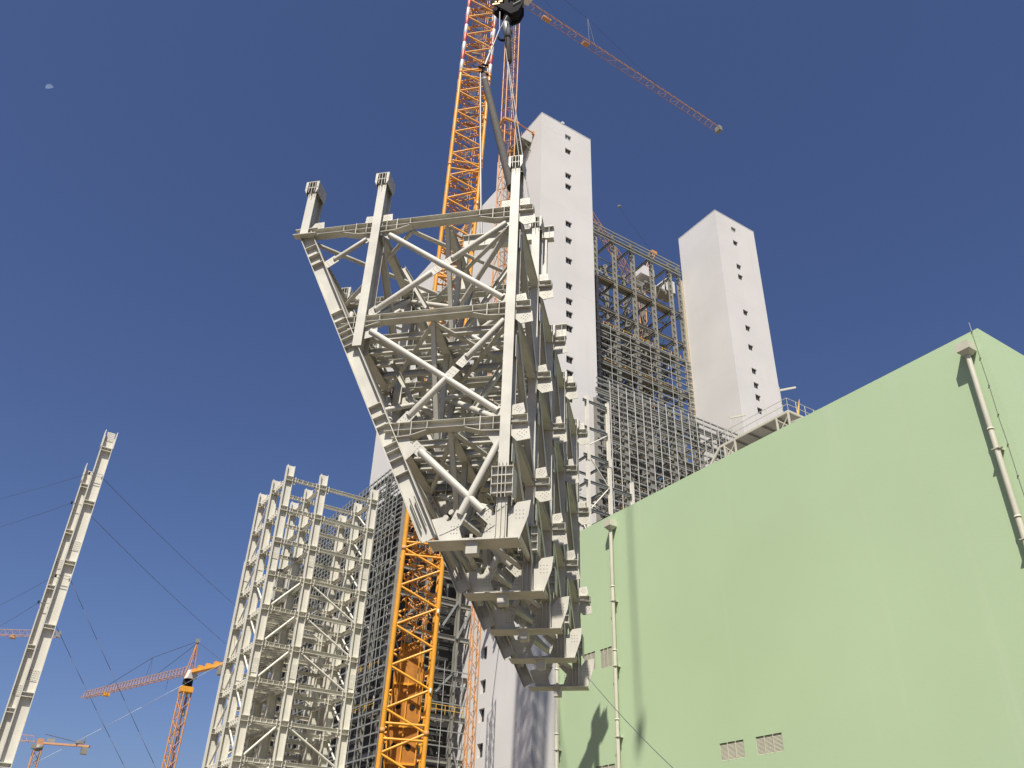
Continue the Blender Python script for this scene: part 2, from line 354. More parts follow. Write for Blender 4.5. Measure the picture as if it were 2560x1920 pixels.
# ------------------------------------------------------------ clutter helper for unfinished steelwork
def clutter(name, m, parent, lo, hi, n, seed, sz=(0.1, 0.35), prof='B'):
    r_ = random.Random(seed); b = MB(); lo, hi = V(lo), V(hi); D = hi - lo
    for _ in range(n):
        p = V((lo.x + r_.random() * D.x, lo.y + r_.random() * D.y, lo.z + r_.random() * D.z)); k = r_.random(); L = r_.uniform(1.5, 5.5)
        d = V((L, 0, 0)) if k < .35 else V((0, L, 0)) if k < .6 else V((0, 0, L * .9)) if k < .8 else V((r_.uniform(-3, 3), r_.uniform(-3, 3) if k > .9 else 0, r_.uniform(-3, 3)))
        q = p + d; q = V(tuple(min(max(q[i], lo[i]), hi[i]) for i in range(3)))
        if (q - p).length < .5: continue
        s = r_.uniform(*sz); b.bar(p, q, s, s, 'T7' if r_.random() < .25 else prof)
    return stuff(b.build(name, m, parent))
def railing(parent, p0, p1, m, h=1.05, step=1.8, d=.05):
    p0, p1 = V(p0), V(p1); n = max(1, round((p1 - p0).length / step))
    for i in range(n + 1): q = p0.lerp(p1, i / n); tube(parent, 'rail_post', q, q + V((0, 0, h)), d, m, 6)
    for k in (.5, 1.0): tube(parent, 'handrail', p0 + V((0, 0, h * k)), p1 + V((0, 0, h * k)), d, m, 6)

# ------------------------------------------------------------ B: boiler frame between the towers
B = thing('boiler_frame', 'tall unfinished dark steel boiler frame between the two stair towers', 'steel frame', (61.2, 84, 0))
BX = [62.3, 65.4, 69.1, 73.2, 77.3, 81.6, 85.9, 88.1]
BY = [84.3, 91.5, 98.5, 105.5]
for j, y in enumerate(BY):
    for i, x in enumerate(BX):
        if j and i in (1, 7): continue
        bar(B, 'column', (x, y, 30 if j else 20), (x, y, 103.2 if j < 2 else 92), 0.52, 0.6, GREY, 'H', (0, 1, 0))
LVL = [102.0, 92.4, 85.9, 82.4, 75.6, 68.5, 61.5, 54.5, 47.5, 40.5]
for z in LVL:
    for j, y in enumerate(BY):
        if z > 100 and j > 1: continue
        for i in range(len(BX) - 1): bar(B, 'beam', (BX[i] + .27, y, z), (BX[i + 1] - .27, y, z), 0.25, 0.5, GREY)
    for x in BX[::1]:
        for j in range(len(BY) - 1):
            if z > 100 and j > 0: continue
            bar(B, 'beam', (x, BY[j] + .3, z + .02), (x, BY[j + 1] - .3, z + .02), 0.25, 0.45, GREY)
bz = list(zip(LVL[:-1], LVL[1:]))
for k, (z1, z0) in enumerate(bz):
    for i in range(1, len(BX) - 1):
        if k < 3 and i % 2 == 0: tube(B, 'brace', (BX[i], 84.5, z1 - .3), (BX[i], 91.3, z0 + .3), .22, GREY, 8)
        elif k < 3: tube(B, 'brace', (BX[i], 84.5, z0 + .3), (BX[i], 91.3, z1 - .3), .22, GREY, 8)
    for i in (1, 3, 5):
        m_ = (BX[i] + BX[i + 1]) / 2
        if k < 6: bar(B, 'brace', (BX[i] + .2, 91.5, z0 + .2), (m_, 91.5, z1 - .3), .2, .2, GREY, 'B'); bar(B, 'brace', (BX[i + 1] - .2, 91.5, z0 + .2), (m_, 91.5, z1 - .3), .2, .2, GREY, 'B')
for z in (103.1, 102.35, 101.6, 100.9): bar(B, 'girt', (61.6, 83.85, z), (88.3, 83.85, z), 0.12, 0.22, GIRT, 'B')
z = 82.0; 
while z > 36: bar(B, 'girt', (61.0, 83.7, z), (88.4, 83.7, z), 0.16, 0.20, GIRT, 'B'); z -= 1.24
for x in (63.8, 67.2, 71.15, 75.2, 79.4, 83.7, 87.3): tube(B, 'sag_rod', (x, 83.58, 36), (x, 83.58, 82.2), .085, LIGHTG, 6)
for x in (66.9, 72.2, 76.4, 80.6, 84.8): tube(B, 'sag_rod', (x, 83.58, 55), (x, 83.58, 78), .06, GIRT, 6)
br = MB()
for x in BX[2:]:
    z = 100.0
    while z > 36: br.box((x - .5, 83.78, z - .07), (x - .2 , 84.0, z + .07)); br.box((x + .27, 84.1, z - .3), (x + .42, 84.3, z - .1)); z -= 1.24
stuff(br.build('girt_brackets', GREY, B))
for z in (92.7, 82.7, 75.9, 68.8, 61.8, 54.8): 
    railing(B, (62.6, 86.2 if z > 90 else 84.9, z), (87.5, 86.2 if z > 90 else 84.9, z), YELLOW, 1.1, 2.1, .10)
    box(B, 'walkway', (62.6, 85.0, z - .12), (87.5, 86.1, z), GREY)
    box(B, 'toe_board', (62.6, 84.95, z - .02), (87.5, 84.99, z + .26), YELLOW)
box(B, 'casing_dark_fill', (66.5, 94, 20), (86.5, 110, 80.5), DARKG)  # boiler bodies added near-black so the background inside the frame is dark
box(B, 'casing_dark_fill', (61.2, 88.2, 20), (66.3, 104, 84), DARKG)
clutter('interior_steelwork', GREY, B, (62, 85, 36), (88, 93.8, 84), 900, 3, (.08, .3))
clutter('interior_steelwork', GREY, B, (62, 87, 84), (88, 104, 92), 260, 4, (.08, .28))
clutter('interior_pipework', LIGHTG, B, (62, 85, 36), (88, 93, 83), 160, 5, (.08, .2))
clutter('roof_steelwork', GREY, B, (62, 86, 92), (88, 91, 101), 90, 16, (.08, .22))
clutter('interior_steelwork', GREY, B, (79, 86, 80), (88, 100, 88), 220, 6, (.08, .28))
hs = thing('tall_building', 'narrow ochre edge strip against the farther stair tower', 'wall', (88.4, 84, 0))
box(hs, 'edge_panel', (88.35, 83.96, 30), (89.6, 84.25, 100), mat('ochre_cladding_edge', (0.42, 0.36, 0.25), .6))

# ------------------------------------------------------------ C: lower girt wall before it
C_ = thing('girt_wall_frame', 'lower unfinished steel wall of thin pale studs and grey girts above the green building', 'steel frame', (57.2, 70, 0))
for x in (57.25, 61.65, 65.6, 69.9, 74.3, 78.6, 82.9, 87.2): bar(C_, 'column', (x, 70.45, 10), (x, 70.45, 59.6 if x > 60 else 57.5), 0.5, 0.6, GREY, 'H', (0, 1, 0))
x = 59.0; 
while x < 93: tube(C_, 'stud', (x, 69.86, 26), (x, 69.86, 60.1), .125, LIGHTG, 6); x += 1.345
for z in [60.04, 59.3, 58.55, 57.87, 57.08, 56.3, 55.53, 54.6, 53.69, 52.6, 51.5, 50.4, 49.3, 48.2, 47.1, 46.0, 44.9, 43.8, 42.7, 41.6, 40.5, 39.4, 38.3]: bar(C_, 'girt', (57.0, 70.05, z), (94, 70.05, z), 0.16, 0.17, GIRT, 'B')
for y in (74.0, 79.0):
    for x in (61.65, 65.6, 69.9, 74.3, 78.6, 82.9):
        if x < 87: bar(C_, 'column', (x, y, 20), (x, y, 58.5), .4, .45, GREY, 'H', (0, 1, 0))
for z in (59.0, 52.5, 46.0, 39.5):
    for y in (70.9, 74.0, 79.0):
        bar(C_, 'beam', (61.0 if y > 71 else 57.5, y, z), (87.5 if y > 71 else 93, y, z - .02), .22, .42, GREY)
    for x in (61.65, 65.6, 69.9, 74.3, 78.6, 82.9): bar(C_, 'beam', (x, 71.2, z + .03), (x, 83.2, z + .03), .2, .38, GREY)
for k, x in enumerate((61.65, 65.6, 69.9, 74.3, 78.6, 82.9, 87.2)):
    for z in (39.5, 46, 52.5):
        a, b = (x, x + 4.2) if k % 2 else (x + 4.2, x)
        bar(C_, 'brace', (a, 72.2, z + .3), (b, 72.2, z + 6.1), .16, .16, GREY, 'B')
clutter('interior_steelwork', GREY, C_, (61.3, 71.5, 34), (87, 83, 57), 650, 8, (.08, .26))
clutter('interior_pipework', LIGHTG, C_, (61.3, 71, 34), (86, 80, 57), 90, 9, (.1, .24))
railing(C_, (62, 71.6, 44.6), (70, 71.6, 44.6), YELLOW, 1.1, 1.6, .09); box(C_, 'walkway', (62, 71.7, 44.3), (70, 72.6, 44.45), YELLOW)

# ------------------------------------------------------------ D: slim cream frame behind the green building
D_ = thing('slim_steel_frame', 'slim cream steel columns rising just left above the green building', 'steel frame', (47.5, 60, 0))
for x, zt in ((47.45, 48.9), (50.2, 48.9), (53.1, 40.4)): bar(D_, 'column', (x, 60, 5), (x, 60, zt), 0.30, 0.34, CREAM2, 'H', (0, 1, 0)); box(D_, 'splice_plate', (x - .2, 59.78, 41.2 if x < 53 else 36), (x + .2, 59.82, 42.2 if x < 53 else 37), CREAM2)
for x, zt in ((47.45, 43), (50.2, 43)): bar(D_, 'column', (x, 63.5, 5), (x, 63.5, zt), 0.30, 0.34, CREAM2, 'H', (0, 1, 0))
for z in (48.2, 45.0, 41.8, 38.9, 35.9, 33.0):
    bar(D_, 'beam', (46.9, 60, z), (50.1, 60, z), .16, .26, GIRT)
    if z < 40: bar(D_, 'beam', (50.3, 60, z), (53, 60, z), .16, .26, GIRT)
    if z < 43:
        for x in (47.45, 50.2): bar(D_, 'beam', (x, 60.2, z), (x, 63.3, z), .16, .26, GIRT)
        bar(D_, 'beam', (47.6, 63.5, z), (50.1, 63.5, z), .16, .26, GIRT)
for a, b in (((50.1, 60, 44.9), (47.6, 60, 43.0)), ((47.6, 60, 41.8), (50.1, 60, 38.9)), ((50.1, 60, 38.9), (47.6, 60, 35.9)), ((47.6, 63.5, 35.9), (50.1, 63.5, 38.9)), ((47.6, 60, 33), (47.5, 63.4, 38.8))): tube(D_, 'brace', a, b, .13, CREAM2, 8)
clutter('loose_steelwork', GREY, D_, (47, 60.4, 30), (53.5, 66, 39), 90, 12, (.06, .16))

# ------------------------------------------------------------ A: dark boiler frame left
A_ = thing('boiler_frame', 'dark unfinished steel boiler frame behind the yellow crane boom', 'steel frame', (40.5, 87.7, 0))
AY = [87.9, 93.0, 98.2, 103.6, 109.0, 114.4, 119.8, 125.2, 130.6]
AX = [40.8, 45.0, 49.3]
box(A_, 'corner_cladding', (40.5, 87.55, 0), (41.25, 88.25, 50.4), GREY)
for i, y in enumerate(AY):
    for x in AX:
        if x > 44 and i > 2: continue
        bar(A_, 'column', (x, y, 0), (x, y, 50.6), .55 if x < 41 else .42, .6 if x < 41 else .45, GREY, 'H', (1, 0, 0))
ALV = [50.3, 45.6, 41.0, 37.0, 33.8, 29.8, 25.3, 20.9, 16.5, 12.0]
for z in ALV:
    for i in range(len(AY) - 1): bar(A_, 'beam', (40.8, AY[i] + .25, z), (40.8, AY[i + 1] - .25, z), .25, .42, GREY)
    bar(A_, 'beam', (41.1, 87.9, z), (49.1, 87.9, z), .3, .55, GREY); bar(A_, 'beam', (49.5, 87.9, z), (51.1, 87.9, z), .3, .55, GREY)
    for y in AY[1:4]: bar(A_, 'beam', (41.1, y, z), (51.0, y, z), .25, .42, GREY)
z = 50.9
while z > 41.5: bar(A_, 'girt', (40.35, 87.5, z), (40.35, 132, z), .14, .15, GIRT, 'B'); z -= .68
while z > 8: bar(A_, 'girt', (40.35, 87.5, z), (40.35, 132, z), .14, .15, GIRT, 'B'); z -= 1.15
y = 88.8
while y < 131: tube(A_, 'stud', (40.22, y, 24 if y < 93 else 33), (40.22, y, 51), .10, GIRT, 6); y += 1.12
y = 88.9
while y < 131: tube(A_, 'sag_rod', (40.24, y, 6), (40.24, y, 33), .08, GIRT, 6); y += 1.8
for z in (46.6, 44.0, 42.2, 32, 31, 30, 28.6, 27.4, 26.2, 23.8, 22.4, 19.2): bar(A_, 'ledger', (46.6, 88.3, z), (48.6, 88.3, z), .3, .22, GIRT)
for i in range(1, 8):
    for z0, z1 in ((33.8, 37), (37, 41), (41, 45.6), (29.8, 33.8)):
        bar(A_, 'brace', (41.0, AY[i] + .3, z0 if i % 2 else z1), (41.0, AY[i + 1] - .3 if i < 8 else 131, z1 if i % 2 else z0), .2, .2, GREY, 'B')
for a, b in (((47.3, 87.7, 31), (49.2, 87.7, 34.2)), ((49.2, 87.7, 26.0), (47.0, 87.7, 23.5)), ((49.3, 87.7, 29.8), (51, 87.7, 33.4)), ((50.6, 87.7, 15), (49.4, 87.7, 18.5)), ((41.2, 87.7, 21.2), (44.8, 87.7, 25)), ((44.8, 87.7, 33.6), (41.2, 87.7, 30))): bar(A_, 'brace', a, b, .2, .2, GIRT, 'B')
for z in (26, 24.4, 22.4, 19.5, 17.9): 
    bar(A_, 'hanger_rail', (44, 87.5, z), (51, 87.5, z), .10, .12, GIRT, 'B')
for x in (46.0, 47.8, 50.2): tube(A_, 'hanger_rod', (x, 87.4, 15), (x, 87.4, 27), .07, LIGHTG, 6)
for z in (20.9, 12.0, 41.2): railing(A_, (41.3, 87.5, z + .25), (50.6, 87.5, z + .25), YELLOW, 1.0, 1.1, .06)
for z in (41.2, 25.5, 21.0): railing(A_, (40.7, 90, z + .25), (40.7, 97, z + .25), YELLOW, 1.0, 1.1, .06)
box(A_, 'casing_dark_fill', (42.4, 90.5, 0), (51.1, 130, 48.5), DARKG)  # near-black fill, interior shade put into its colour
clutter('interior_steelwork', GREY, A_, (40.9, 88.2, 8), (42.3, 131, 50), 700, 21, (.08, .26))
clutter('interior_steelwork', GREY, A_, (43, 88.2, 8), (51, 90.3, 49), 260, 22, (.06, .2))
clutter('interior_ducts', LIGHTG, A_, (40.9, 89, 30), (42.3, 120, 49), 60, 23, (.12, .3))
r_ = random.Random(5)
for k in range(34):
    y = r_.uniform(88.5, 120); z = r_.choice((45.2, 43, 38.6, 36.6, 34.4, 31, 28)); s = r_.uniform(.5, 1.0)
    pl = MB(); pl.poly([(40.95, y, z), (40.95, y + s, z + .1), (40.95, y + s * .8, z - s * .7), (40.95, y + .2 * s, z - .5 * s)], (.03, 0, 0)); pl.build('gusset', GREY, A_)

# ------------------------------------------------------------ T: cream lattice of columns
T_ = thing('column_frame', 'cream steel frame of nine tall H columns left of the yellow boom', 'steel frame', (14.4, 49.1, 0))
TX = [14.62, 16.9, 20.55]; TY = [49.1, 51.7, 54.3]
TL = [25.2, 23.15, 21.05, 18.95, 16.9, 14.85, 12.8, 10.75, 8.7, 6.65, 4.6, 2.5]
bolts = MB()
for j, y in enumerate(TY):
    for i, x in enumerate(TX):
        c = bar(T_, 'column', (x, y, 0), (x, y, 26.1 - (.05 if j else 0)), .34, .48, CREAM2, 'H', (1, 0, 0))
        for z in TL:
            for dz in (.12, -.16): box(c, 'stiffener', (x - .225, y - .19, z + dz - .012), (x + .225, y - .02, z + dz + .012), CREAM2)
        for z in (20.3, 13.6):
            box(c, 'splice_plate', (x - .2, y - .045, z - .42), (x + .2, y - .0225, z + .42), CREAM2)
            if j == 0:
                for a in range(6):
                    for b in range(4):
                        for q in (-1, 1):
                            bx_, bz_ = x - .16 + a * .064, z + q * (.08 + b * .085); bolts.bar((bx_, y - .046, bz_), (bx_, y - .055, bz_), .02, .02, 'T6')
for z in TL:
    for y in TY:
        for i in (0, 1):
            x0, x1 = TX[i] + .25, TX[i + 1] - .25
            bm = bar(T_, 'beam', (x0, y, z), (x1, y, z), .17, .21, CREAM2)
            for xx in (x0 + .18, x1 - .18): box(bm, 'end_plate', (xx - .012, y - .13, z - .2), (xx + .012, y + .13, z + .17), CREAM2)
            if i == 0:
                for q in range(1, 5): box(bm, 'web_stiffener', (x0 + q * .34 - .01, y - .1, z - .115), (x0 + q * .34 + .01, y - .01, z + .115), CREAM2)
            for xx, s in ((x0, 1), (x1, -1)):
                if y == TY[0] and z > 5:
                    gp = MB(); gp.poly([(xx, y - .015, z - .13), (xx + s * .30, y - .015, z - .10), (xx + s * .24, y - .015, z - .28), (xx, y - .015, z - .36)], (0, .03, 0)); gp.build('gusset', CREAM2, T_)
    for x in TX:
        for j in (0, 1):
            bm = bar(T_, 'beam', (x, TY[j] + .2, z - .03), (x, TY[j + 1] - .2, z - .03), .17, .21, CREAM2)
            if x == TX[0]:
                for q in range(5): box(bm, 'web_stiffener', (x - .13, TY[j] + .5 + q * .38, z - .22), (x + .02, TY[j] + .56 + q * .38, z + .14), CREAM2)
for k in range(3, 10):
    z1, z0 = TL[k] - .18, TL[k + 1] + .2
    if k not in (6,):
        for y in (TY[0], TY[2]):
            tube(T_, 'brace', (TX[1] - .35, y, z1), (TX[0] + .35, y, z0), .13, CREAM2, 8); tube(T_, 'brace', (TX[1] + .35, y, z1), (TX[2] - .35, y, z0), .13, CREAM2, 8)
for k in range(0, 11):
    z1, z0 = TL[k] - .2, TL[k + 1] + .2
    tube(T_, 'brace', (TX[0], TY[1] + .3, z1), (TX[0], TY[2] - .3, z0), .11, CREAM2, 8)
    tube(T_, 'brace', (TX[2], TY[0] + .3, z0), (TX[2], TY[1] - .3, z1), .11, CREAM2, 8)
    if k > 2: tube(T_, 'brace', (TX[0], TY[0] + .3, z0), (TX[0], TY[1] - .3, z1), .11, CREAM2, 8)
for z in TL[4:]:
    for q in range(5):
        y = TY[0] + .5 + q * .45
        bar(T_, 'joist', (TX[0] + .1, y, z - .05), (TX[1] - .1, y, z - .05), .12, .14, CREAM2)
    for q in range(5): y = TY[1] + .4 + q * .45; bar(T_, 'joist', (TX[0] + .1, y, z - .05), (TX[1] - .1, y, z - .05), .12, .14, CREAM2)
stuff(bolts.build('bolts', BOLT, T_))
TB = thing('column_frame', 'shaded rear row of cream columns behind the nine column frame', 'steel frame', (14.8, 57, 0))
for x, zt in ((16.2, 23.4), (18.6, 22.8), (22.4, 19.8)):
    for y in (57.6, 60.4): bar(TB, 'column', (x, y, 0), (x, y, zt), .4, .5, CREAM2, 'H', (1, 0, 0))
for z in TL[3:]:
    for y in (57.6, 60.4):
        bar(TB, 'beam', (16.45, y, z), (18.35, y, z), .2, .26, CREAM2); bar(TB, 'beam', (18.85, y, z), (22.15, y, z), .2, .26, CREAM2)
    for x in (16.2, 18.6, 22.4): bar(TB, 'beam', (x, 57.8, z), (x, 60.2, z), .2, .26, CREAM2)
for k in range(3, 10): tube(TB, 'brace', (22.4, 57.9, TL[k] - .2), (22.4, 60.1, TL[k + 1] + .2), .3, CREAM2, 10)

# ------------------------------------------------------------ two guyed columns at the left
def guyed(x, y, zt, label, zs, splices, d_):
    t = thing('steel_column', label, 'column', (x, y, 0), 'guyed cream columns')
    bar(t, 'shaft', (x, y, 0), (x, y, zt - .25), .34, d_, CREAM2, 'H', (1, 0, 0))
    for s in (-1, 1): box(t, 'flange_splice', (x + s * (d_ / 2 + .012) - .012, y - .17, zt - .75), (x + s * (d_ / 2 + .012) + .012, y + .17, zt), CREAM2)
    for z in zs:
        for dz in (.06, -.08): box(t, 'stiffener', (x - d_ / 2 + .026, y - .16, z + dz - .011), (x + d_ / 2 - .026, y - .018, z + dz + .011), CREAM2)
    bb = MB()
    for z in splices:
        box(t, 'splice_plate', (x - d_ / 2 + .07, y - .03, z - .2), (x + d_ / 2 - .05, y - .0165, z + .2), CREAM2)
        for a in range(6):
            for b in range(5): bb.bar((x - .13 + a * .05, y - .031, z - .15 + b * .075), (x - .13 + a * .05, y - .043, z - .15 + b * .075), .02, .02, 'T6')
    stuff(bb.build('bolts', BOLT, t))
    return t
c1 = guyed(2.77, 34.92, 18.22, 'taller cream H column held by guy wires at the far left', (17.4, 15.05, 12.6, 10.2, 7.85, 5.6, 3.2), (18.0, 13.3, 8.5), .42)
c2 = guyed(2.55, 36.2, 17.15, 'shorter cream H column half hidden behind the tall guyed one', (16.2, 14.2, 11.95, 9.7, 7.5, 5.2), (12.9, 8.2), .38)
for z in (16.2, 12.0): 
    for zz in (z - .05, z + .06): box(c1, 'clamp', (2.46, 34.73, zz - .006), (2.95, 34.745, zz + .006), ROPE)
    box(c1, 'shackle', (2.93, 34.85, z - .04), (2.99, 34.93, z + .05), BLACK); box(c1, 'shackle', (2.42, 34.74, z - .04), (2.48, 34.82, z + .06), BLACK)
for z in (15.35, 11.3): box(c2, 'clamp', (2.23, 36.0, z - .04), (2.29, 36.08, z + .05), BLACK); box(c2, 'clamp', (2.26, 36.01, z - .008), (2.66, 36.025, z + .008), ROPE)
def wire(name, label, p0, p1, sag, dia, m, group=None, n=10):
    p0, p1 = V(p0), V(p1); b = MB(); pr = p0
    for i in range(1, n + 1):
        t = i / n; q = p0.lerp(p1, t); q.z -= sag * 4 * t * (1 - t); b.bar(pr, q, dia, dia, 'T6'); pr = q
    o = b.build(name, m, None, (p0 + p1) / 2); return tag(o, label, 'cable', group)
W_ = 'guy wires of the left columns'
def ext(a, b, k=1.25): a, b = V(a), V(b); return a + (b - a) * k
wire('guy_wire', 'guy wire running left from the tall column top clamp', (2.42, 34.8, 16.2), ext((2.42, 34.8, 16.2), (-.29, 55.08, 21.9), 1.5), .08, .015, DROPE, W_)
wire('guy_wire', 'guy wire running left from the shorter column upper clamp', (2.28, 36, 15.35), ext((2.28, 36, 15.35), (.24, 55.8, 20.51), 1.5), .08, .015, DROPE, W_)
wire('guy_wire', 'guy wire running down right from the tall column top clamp to the frame', (2.98, 34.9, 16.2), (14.3, 54.2, 18.2), .12, .018, DROPE, W_)
wire('guy_wire', 'guy wire running down right from the shorter column to the frame middle', (2.6, 36.1, 15.35), (14.2, 54.3, 15.8), .12, .018, DROPE, W_)
wire('guy_wire', 'guy wire running left from the tall column lower clamp', (2.42, 34.8, 12.0), ext((2.42, 34.8, 12.0), (1.69, 57.78, 16.65), 1.5), .08, .015, DROPE, W_)
wire('guy_wire', 'guy wire running left from the shorter column lower clamp', (2.28, 36, 11.3), ext((2.28, 36, 11.3), (2.08, 58.32, 15.6), 1.5), .08, .015, DROPE, W_)
wire('guy_wire', 'guy wire dropping steeply right from the tall column lower clamp', (2.98, 34.9, 12.0), ext((2.98, 34.9, 12.0), (7.48, 34.11, 5.92), 1.6), .1, .018, DROPE, W_)
wire('guy_wire', 'guy wire dropping steeply from the shorter column lower clamp', (2.6, 36.1, 11.2), ext((2.6, 36.1, 11.2), (6.58, 34.7, 5.89), 1.6), .1, .018, DROPE, W_)
wire('cable', 'pale thin cable rising right across the sky to the cream frame', (2.0, 78.5, 6.5), (17.8, 49.0, 17.3), .3, .028, LROPE)

# ------------------------------------------------------------ yellow crawler crane boom
bm = thing('lattice_boom_crane', 'big yellow orange lattice boom behind the hanging truss', 'crane', (25.9, 52.3, 0))
b0, b1 = V((25.78, 52.43, 0)), V((24.47, 46.2, 92.8)); 
ang = math.radians(-24); e1 = V((math.cos(ang), math.sin(ang), 0)); e2 = V((-math.sin(ang), math.cos(ang), 0))
L_ = (b1 - b0).length; ax = (b1 - b0).normalized(); e2 = (e2 - ax * e2.dot(ax)).normalized(); e1 = e2.cross(ax).normalized() * 1
if e1.dot(V((1, 0, 0))) < 0: e1 = -e1
Cb = lattice(bm, b0, b1, e1, e2, 1.36, 1.2, 1.29, .31, .165, ORANGE, 8, 8, maxbars=294)
for k in range(9):
    t = k * L_ / 8
    for dt in (-.45, .45):
        if not 0 < t + dt < L_: continue
        for i in range(4): tube(bm, 'section_frame', Cb(i, t + dt), Cb((i + 1) % 4, t + dt), .17, ORANGE, 8)
    for i in range(4): tube(bm, 'pin_joint', Cb(i, max(0, t - .16)), Cb(i, t + .16), .34, ORANGE2, 8)
t0 = 69.9 / ax.z
for i in range(4):
    for k in range(9): tube(bm, 'marker_band', Cb(i, t0 + k * 1.25), Cb(i, t0 + (k + 1) * 1.25 - .002), .335, WPAINT if k % 2 == 0 else RED, 10)
for dx in (-.75, -.55, .55, .75): 
    tube(bm, 'pendant_bar', b0 + ax * 14 + e1 * dx + e2 * .5, b1 + e1 * dx + e2 * .5, .07, ORANGE, 6)
rp = MB()
for dx in (-.3, -.2, -.1, .0, .1, .2, .3): rp.bar(b0 + ax * 19 + e1 * dx + e2 * .1, b1 + e1 * dx + e2 * .1, .03, .03, 'T5')
stuff(rp.build('hoist_ropes', DROPE, bm))
q = 0
for t in [x_ * 1.35 for x_ in range(13, 68)]:
    q += 1
    tube(bm, 'inner_bar', b0 + ax * t - e1 * (.9 if q % 2 else -.9) + e2 * .6, b0 + ax * (t + 1.3) + e1 * (.9 if q % 2 else -.9) + e2 * .6, .11, ORANGE, 6)
    if q % 4 == 0: bar(bm, 'walkway_plate', b0 + ax * (t + .5) - e1 * .5 + e2 * .9, b0 + ax * (t + .5) + e1 * .5 + e2 * .9, .5, .04, ORANGE2, 'B', ax)
    if q % 6 == 0: bar(bm, 'rope_roller', b0 + ax * (t + 1) - e1 * .45, b0 + ax * (t + 1) + e1 * .45, .16, .16, GREY, 'T8')
pn = MB(); 
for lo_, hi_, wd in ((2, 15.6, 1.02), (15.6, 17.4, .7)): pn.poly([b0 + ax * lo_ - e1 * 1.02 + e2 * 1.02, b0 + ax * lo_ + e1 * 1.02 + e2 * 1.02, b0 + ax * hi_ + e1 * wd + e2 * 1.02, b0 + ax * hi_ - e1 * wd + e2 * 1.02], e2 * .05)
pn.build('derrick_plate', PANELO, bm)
for t in (6.3, 8.6, 11, 13.4):
    for dx in (-.5, .42): tube(bm, 'lightening_hole', b0 + ax * t + e1 * dx + e2 * .98, b0 + ax * t + e1 * dx + e2 * 1.01, .36, BLACK, 14)
for t in (4.5, 7.4, 10, 12.2, 14.8): bar(bm, 'plate_rib', b0 + ax * t - e1 * 1.0 + e2 * .95, b0 + ax * t + e1 * 1.0 + e2 * .95, .1, .14, ORANGE, 'B', ax)
for dx in (-.95, .0, .95): bar(bm, 'plate_rib', b0 + ax * 2 + e1 * dx + e2 * .95, b0 + ax * 15 + e1 * dx + e2 * .95, .08, .12, ORANGE, 'B', e2)
clb = MB(); r_ = random.Random(31)
for _ in range(950):
    t = 17.5 + 74 * r_.random() ** 1.3; a_ = r_.uniform(-1, 1); c = b0 + ax * t + e1 * a_ + e2 * r_.uniform(-.2, 1.0)
    d = e1 * r_.uniform(-.6, .6) + ax * r_.uniform(-.5, .5); clb.bar(c, c + d, .07, .07, 'T6')
stuff(clb.build('pipes_and_fittings', ORANGE2, bm))
for t in range(4, 92, 5): tube(bm, 'lamp', Cb(1, t) - e2 * .2, Cb(1, t) - e2 * .1 + ax * .3, .14, WPAINT, 8)
# crawler base below the view
box(bm, 'machine_house', (23.8, 53.4, 1.2), (28.2, 60, 4.2), ORANGE)
for x in (22.6, 27.6): box(bm, 'crawler_track', (x, 49.5, 0.01), (x + 1.5, 60.5, 1.3), BLACK)

# ------------------------------------------------------------ orange tower crane by the tower
tc = thing('tower_crane', 'orange tower crane with long jib reaching right, tied to the nearer stair tower', 'crane', (47.6, 77.6, 40))
a9 = math.radians(-9.4); f1 = V((math.cos(a9), math.sin(a9), 0)); f2 = V((-math.sin(a9), math.cos(a9), 0))
mc = V((46.0, 77.06, 0)) + f1 * .87 + f2 * .87
Ct = lattice(tc, mc + V((0, 0, 40)), mc + V((0, 0, 141)), f1, f2, .87, .87, 1.25, .20, .085, ORANGE2, 10, 6, maxbars=296)
lad = MB(); 
for dx in (-.2, .2): lad.bar(mc + f1 * dx + V((0, 0, 40)), mc + f1 * dx + V((0, 0, 141)), .05, .05, 'T5')
for k in range(330): lad.bar(mc - f1 * .2 + V((0, 0, 40 + k * .3)), mc + f1 * .2 + V((0, 0, 40 + k * .3)), .03, .03, 'T5')
stuff(lad.build('ladder', GREY, tc))
for z in (107.0, 66.0):
    for i in range(4):
        cs = [(-1, -1), (1, -1), (1, 1), (-1, 1)]; p = [mc + f1 * 1.25 * c[0] + f2 * 1.25 * c[1] + V((0, 0, z)) for c in cs]
        bar(tc, 'tie_collar', p[i], p[(i + 1) % 4], .28, .4, ORANGE2, 'B')
    bar(tc, 'tie_strut', mc + f1 * 1.2 - f2 * 1.2 + V((0, 0, z)), (51.1, 76.66, z), .2, .2, ORANGE2, 'T8')
    bar(tc, 'tie_strut', mc + f1 * 1.2 + f2 * 1.2 + V((0, 0, z)), (51.1, 79.3, z), .2, .2, ORANGE2, 'T8')
    for yy in (76.66, 79.3): box(tc, 'wall_bracket', (50.85, yy - .2, z - .3), (51.165, yy + .2, z + .3), ORANGE2)
for yy in (76.6, 79.2): bar(tc, 'support_beam', (45.6, yy, 39.7), (51.16, yy, 39.7), .35, .55, GREY)
for yy in (76.6, 79.2): bar(tc, 'support_strut', (46.4, yy, 39.4), (51.1, yy, 35.4), .25, .25, GREY, 'B')
box(tc, 'slewing_unit', (45.4, 76.6, 141), (48.4, 79.6, 143), ORANGE2)
box(tc, 'cab', (48.4, 76.2, 140.6), (50.0, 77.8, 143), WPAINT)
lattice(tc, (46.9, 78.1, 143), (46.9, 78.1, 152.5), (1, 0, 0), (0, 1, 0), .5, .5, 1.3, .14, .07, ORANGE2)
A1_, B1_, T1_ = prism_jib(tc, (48, 78.05, 141.3), (98.2, 79.05, 141.3), (0, 1, 0), 1.55, 1.25, 1.6, .10, .055, JIBM)
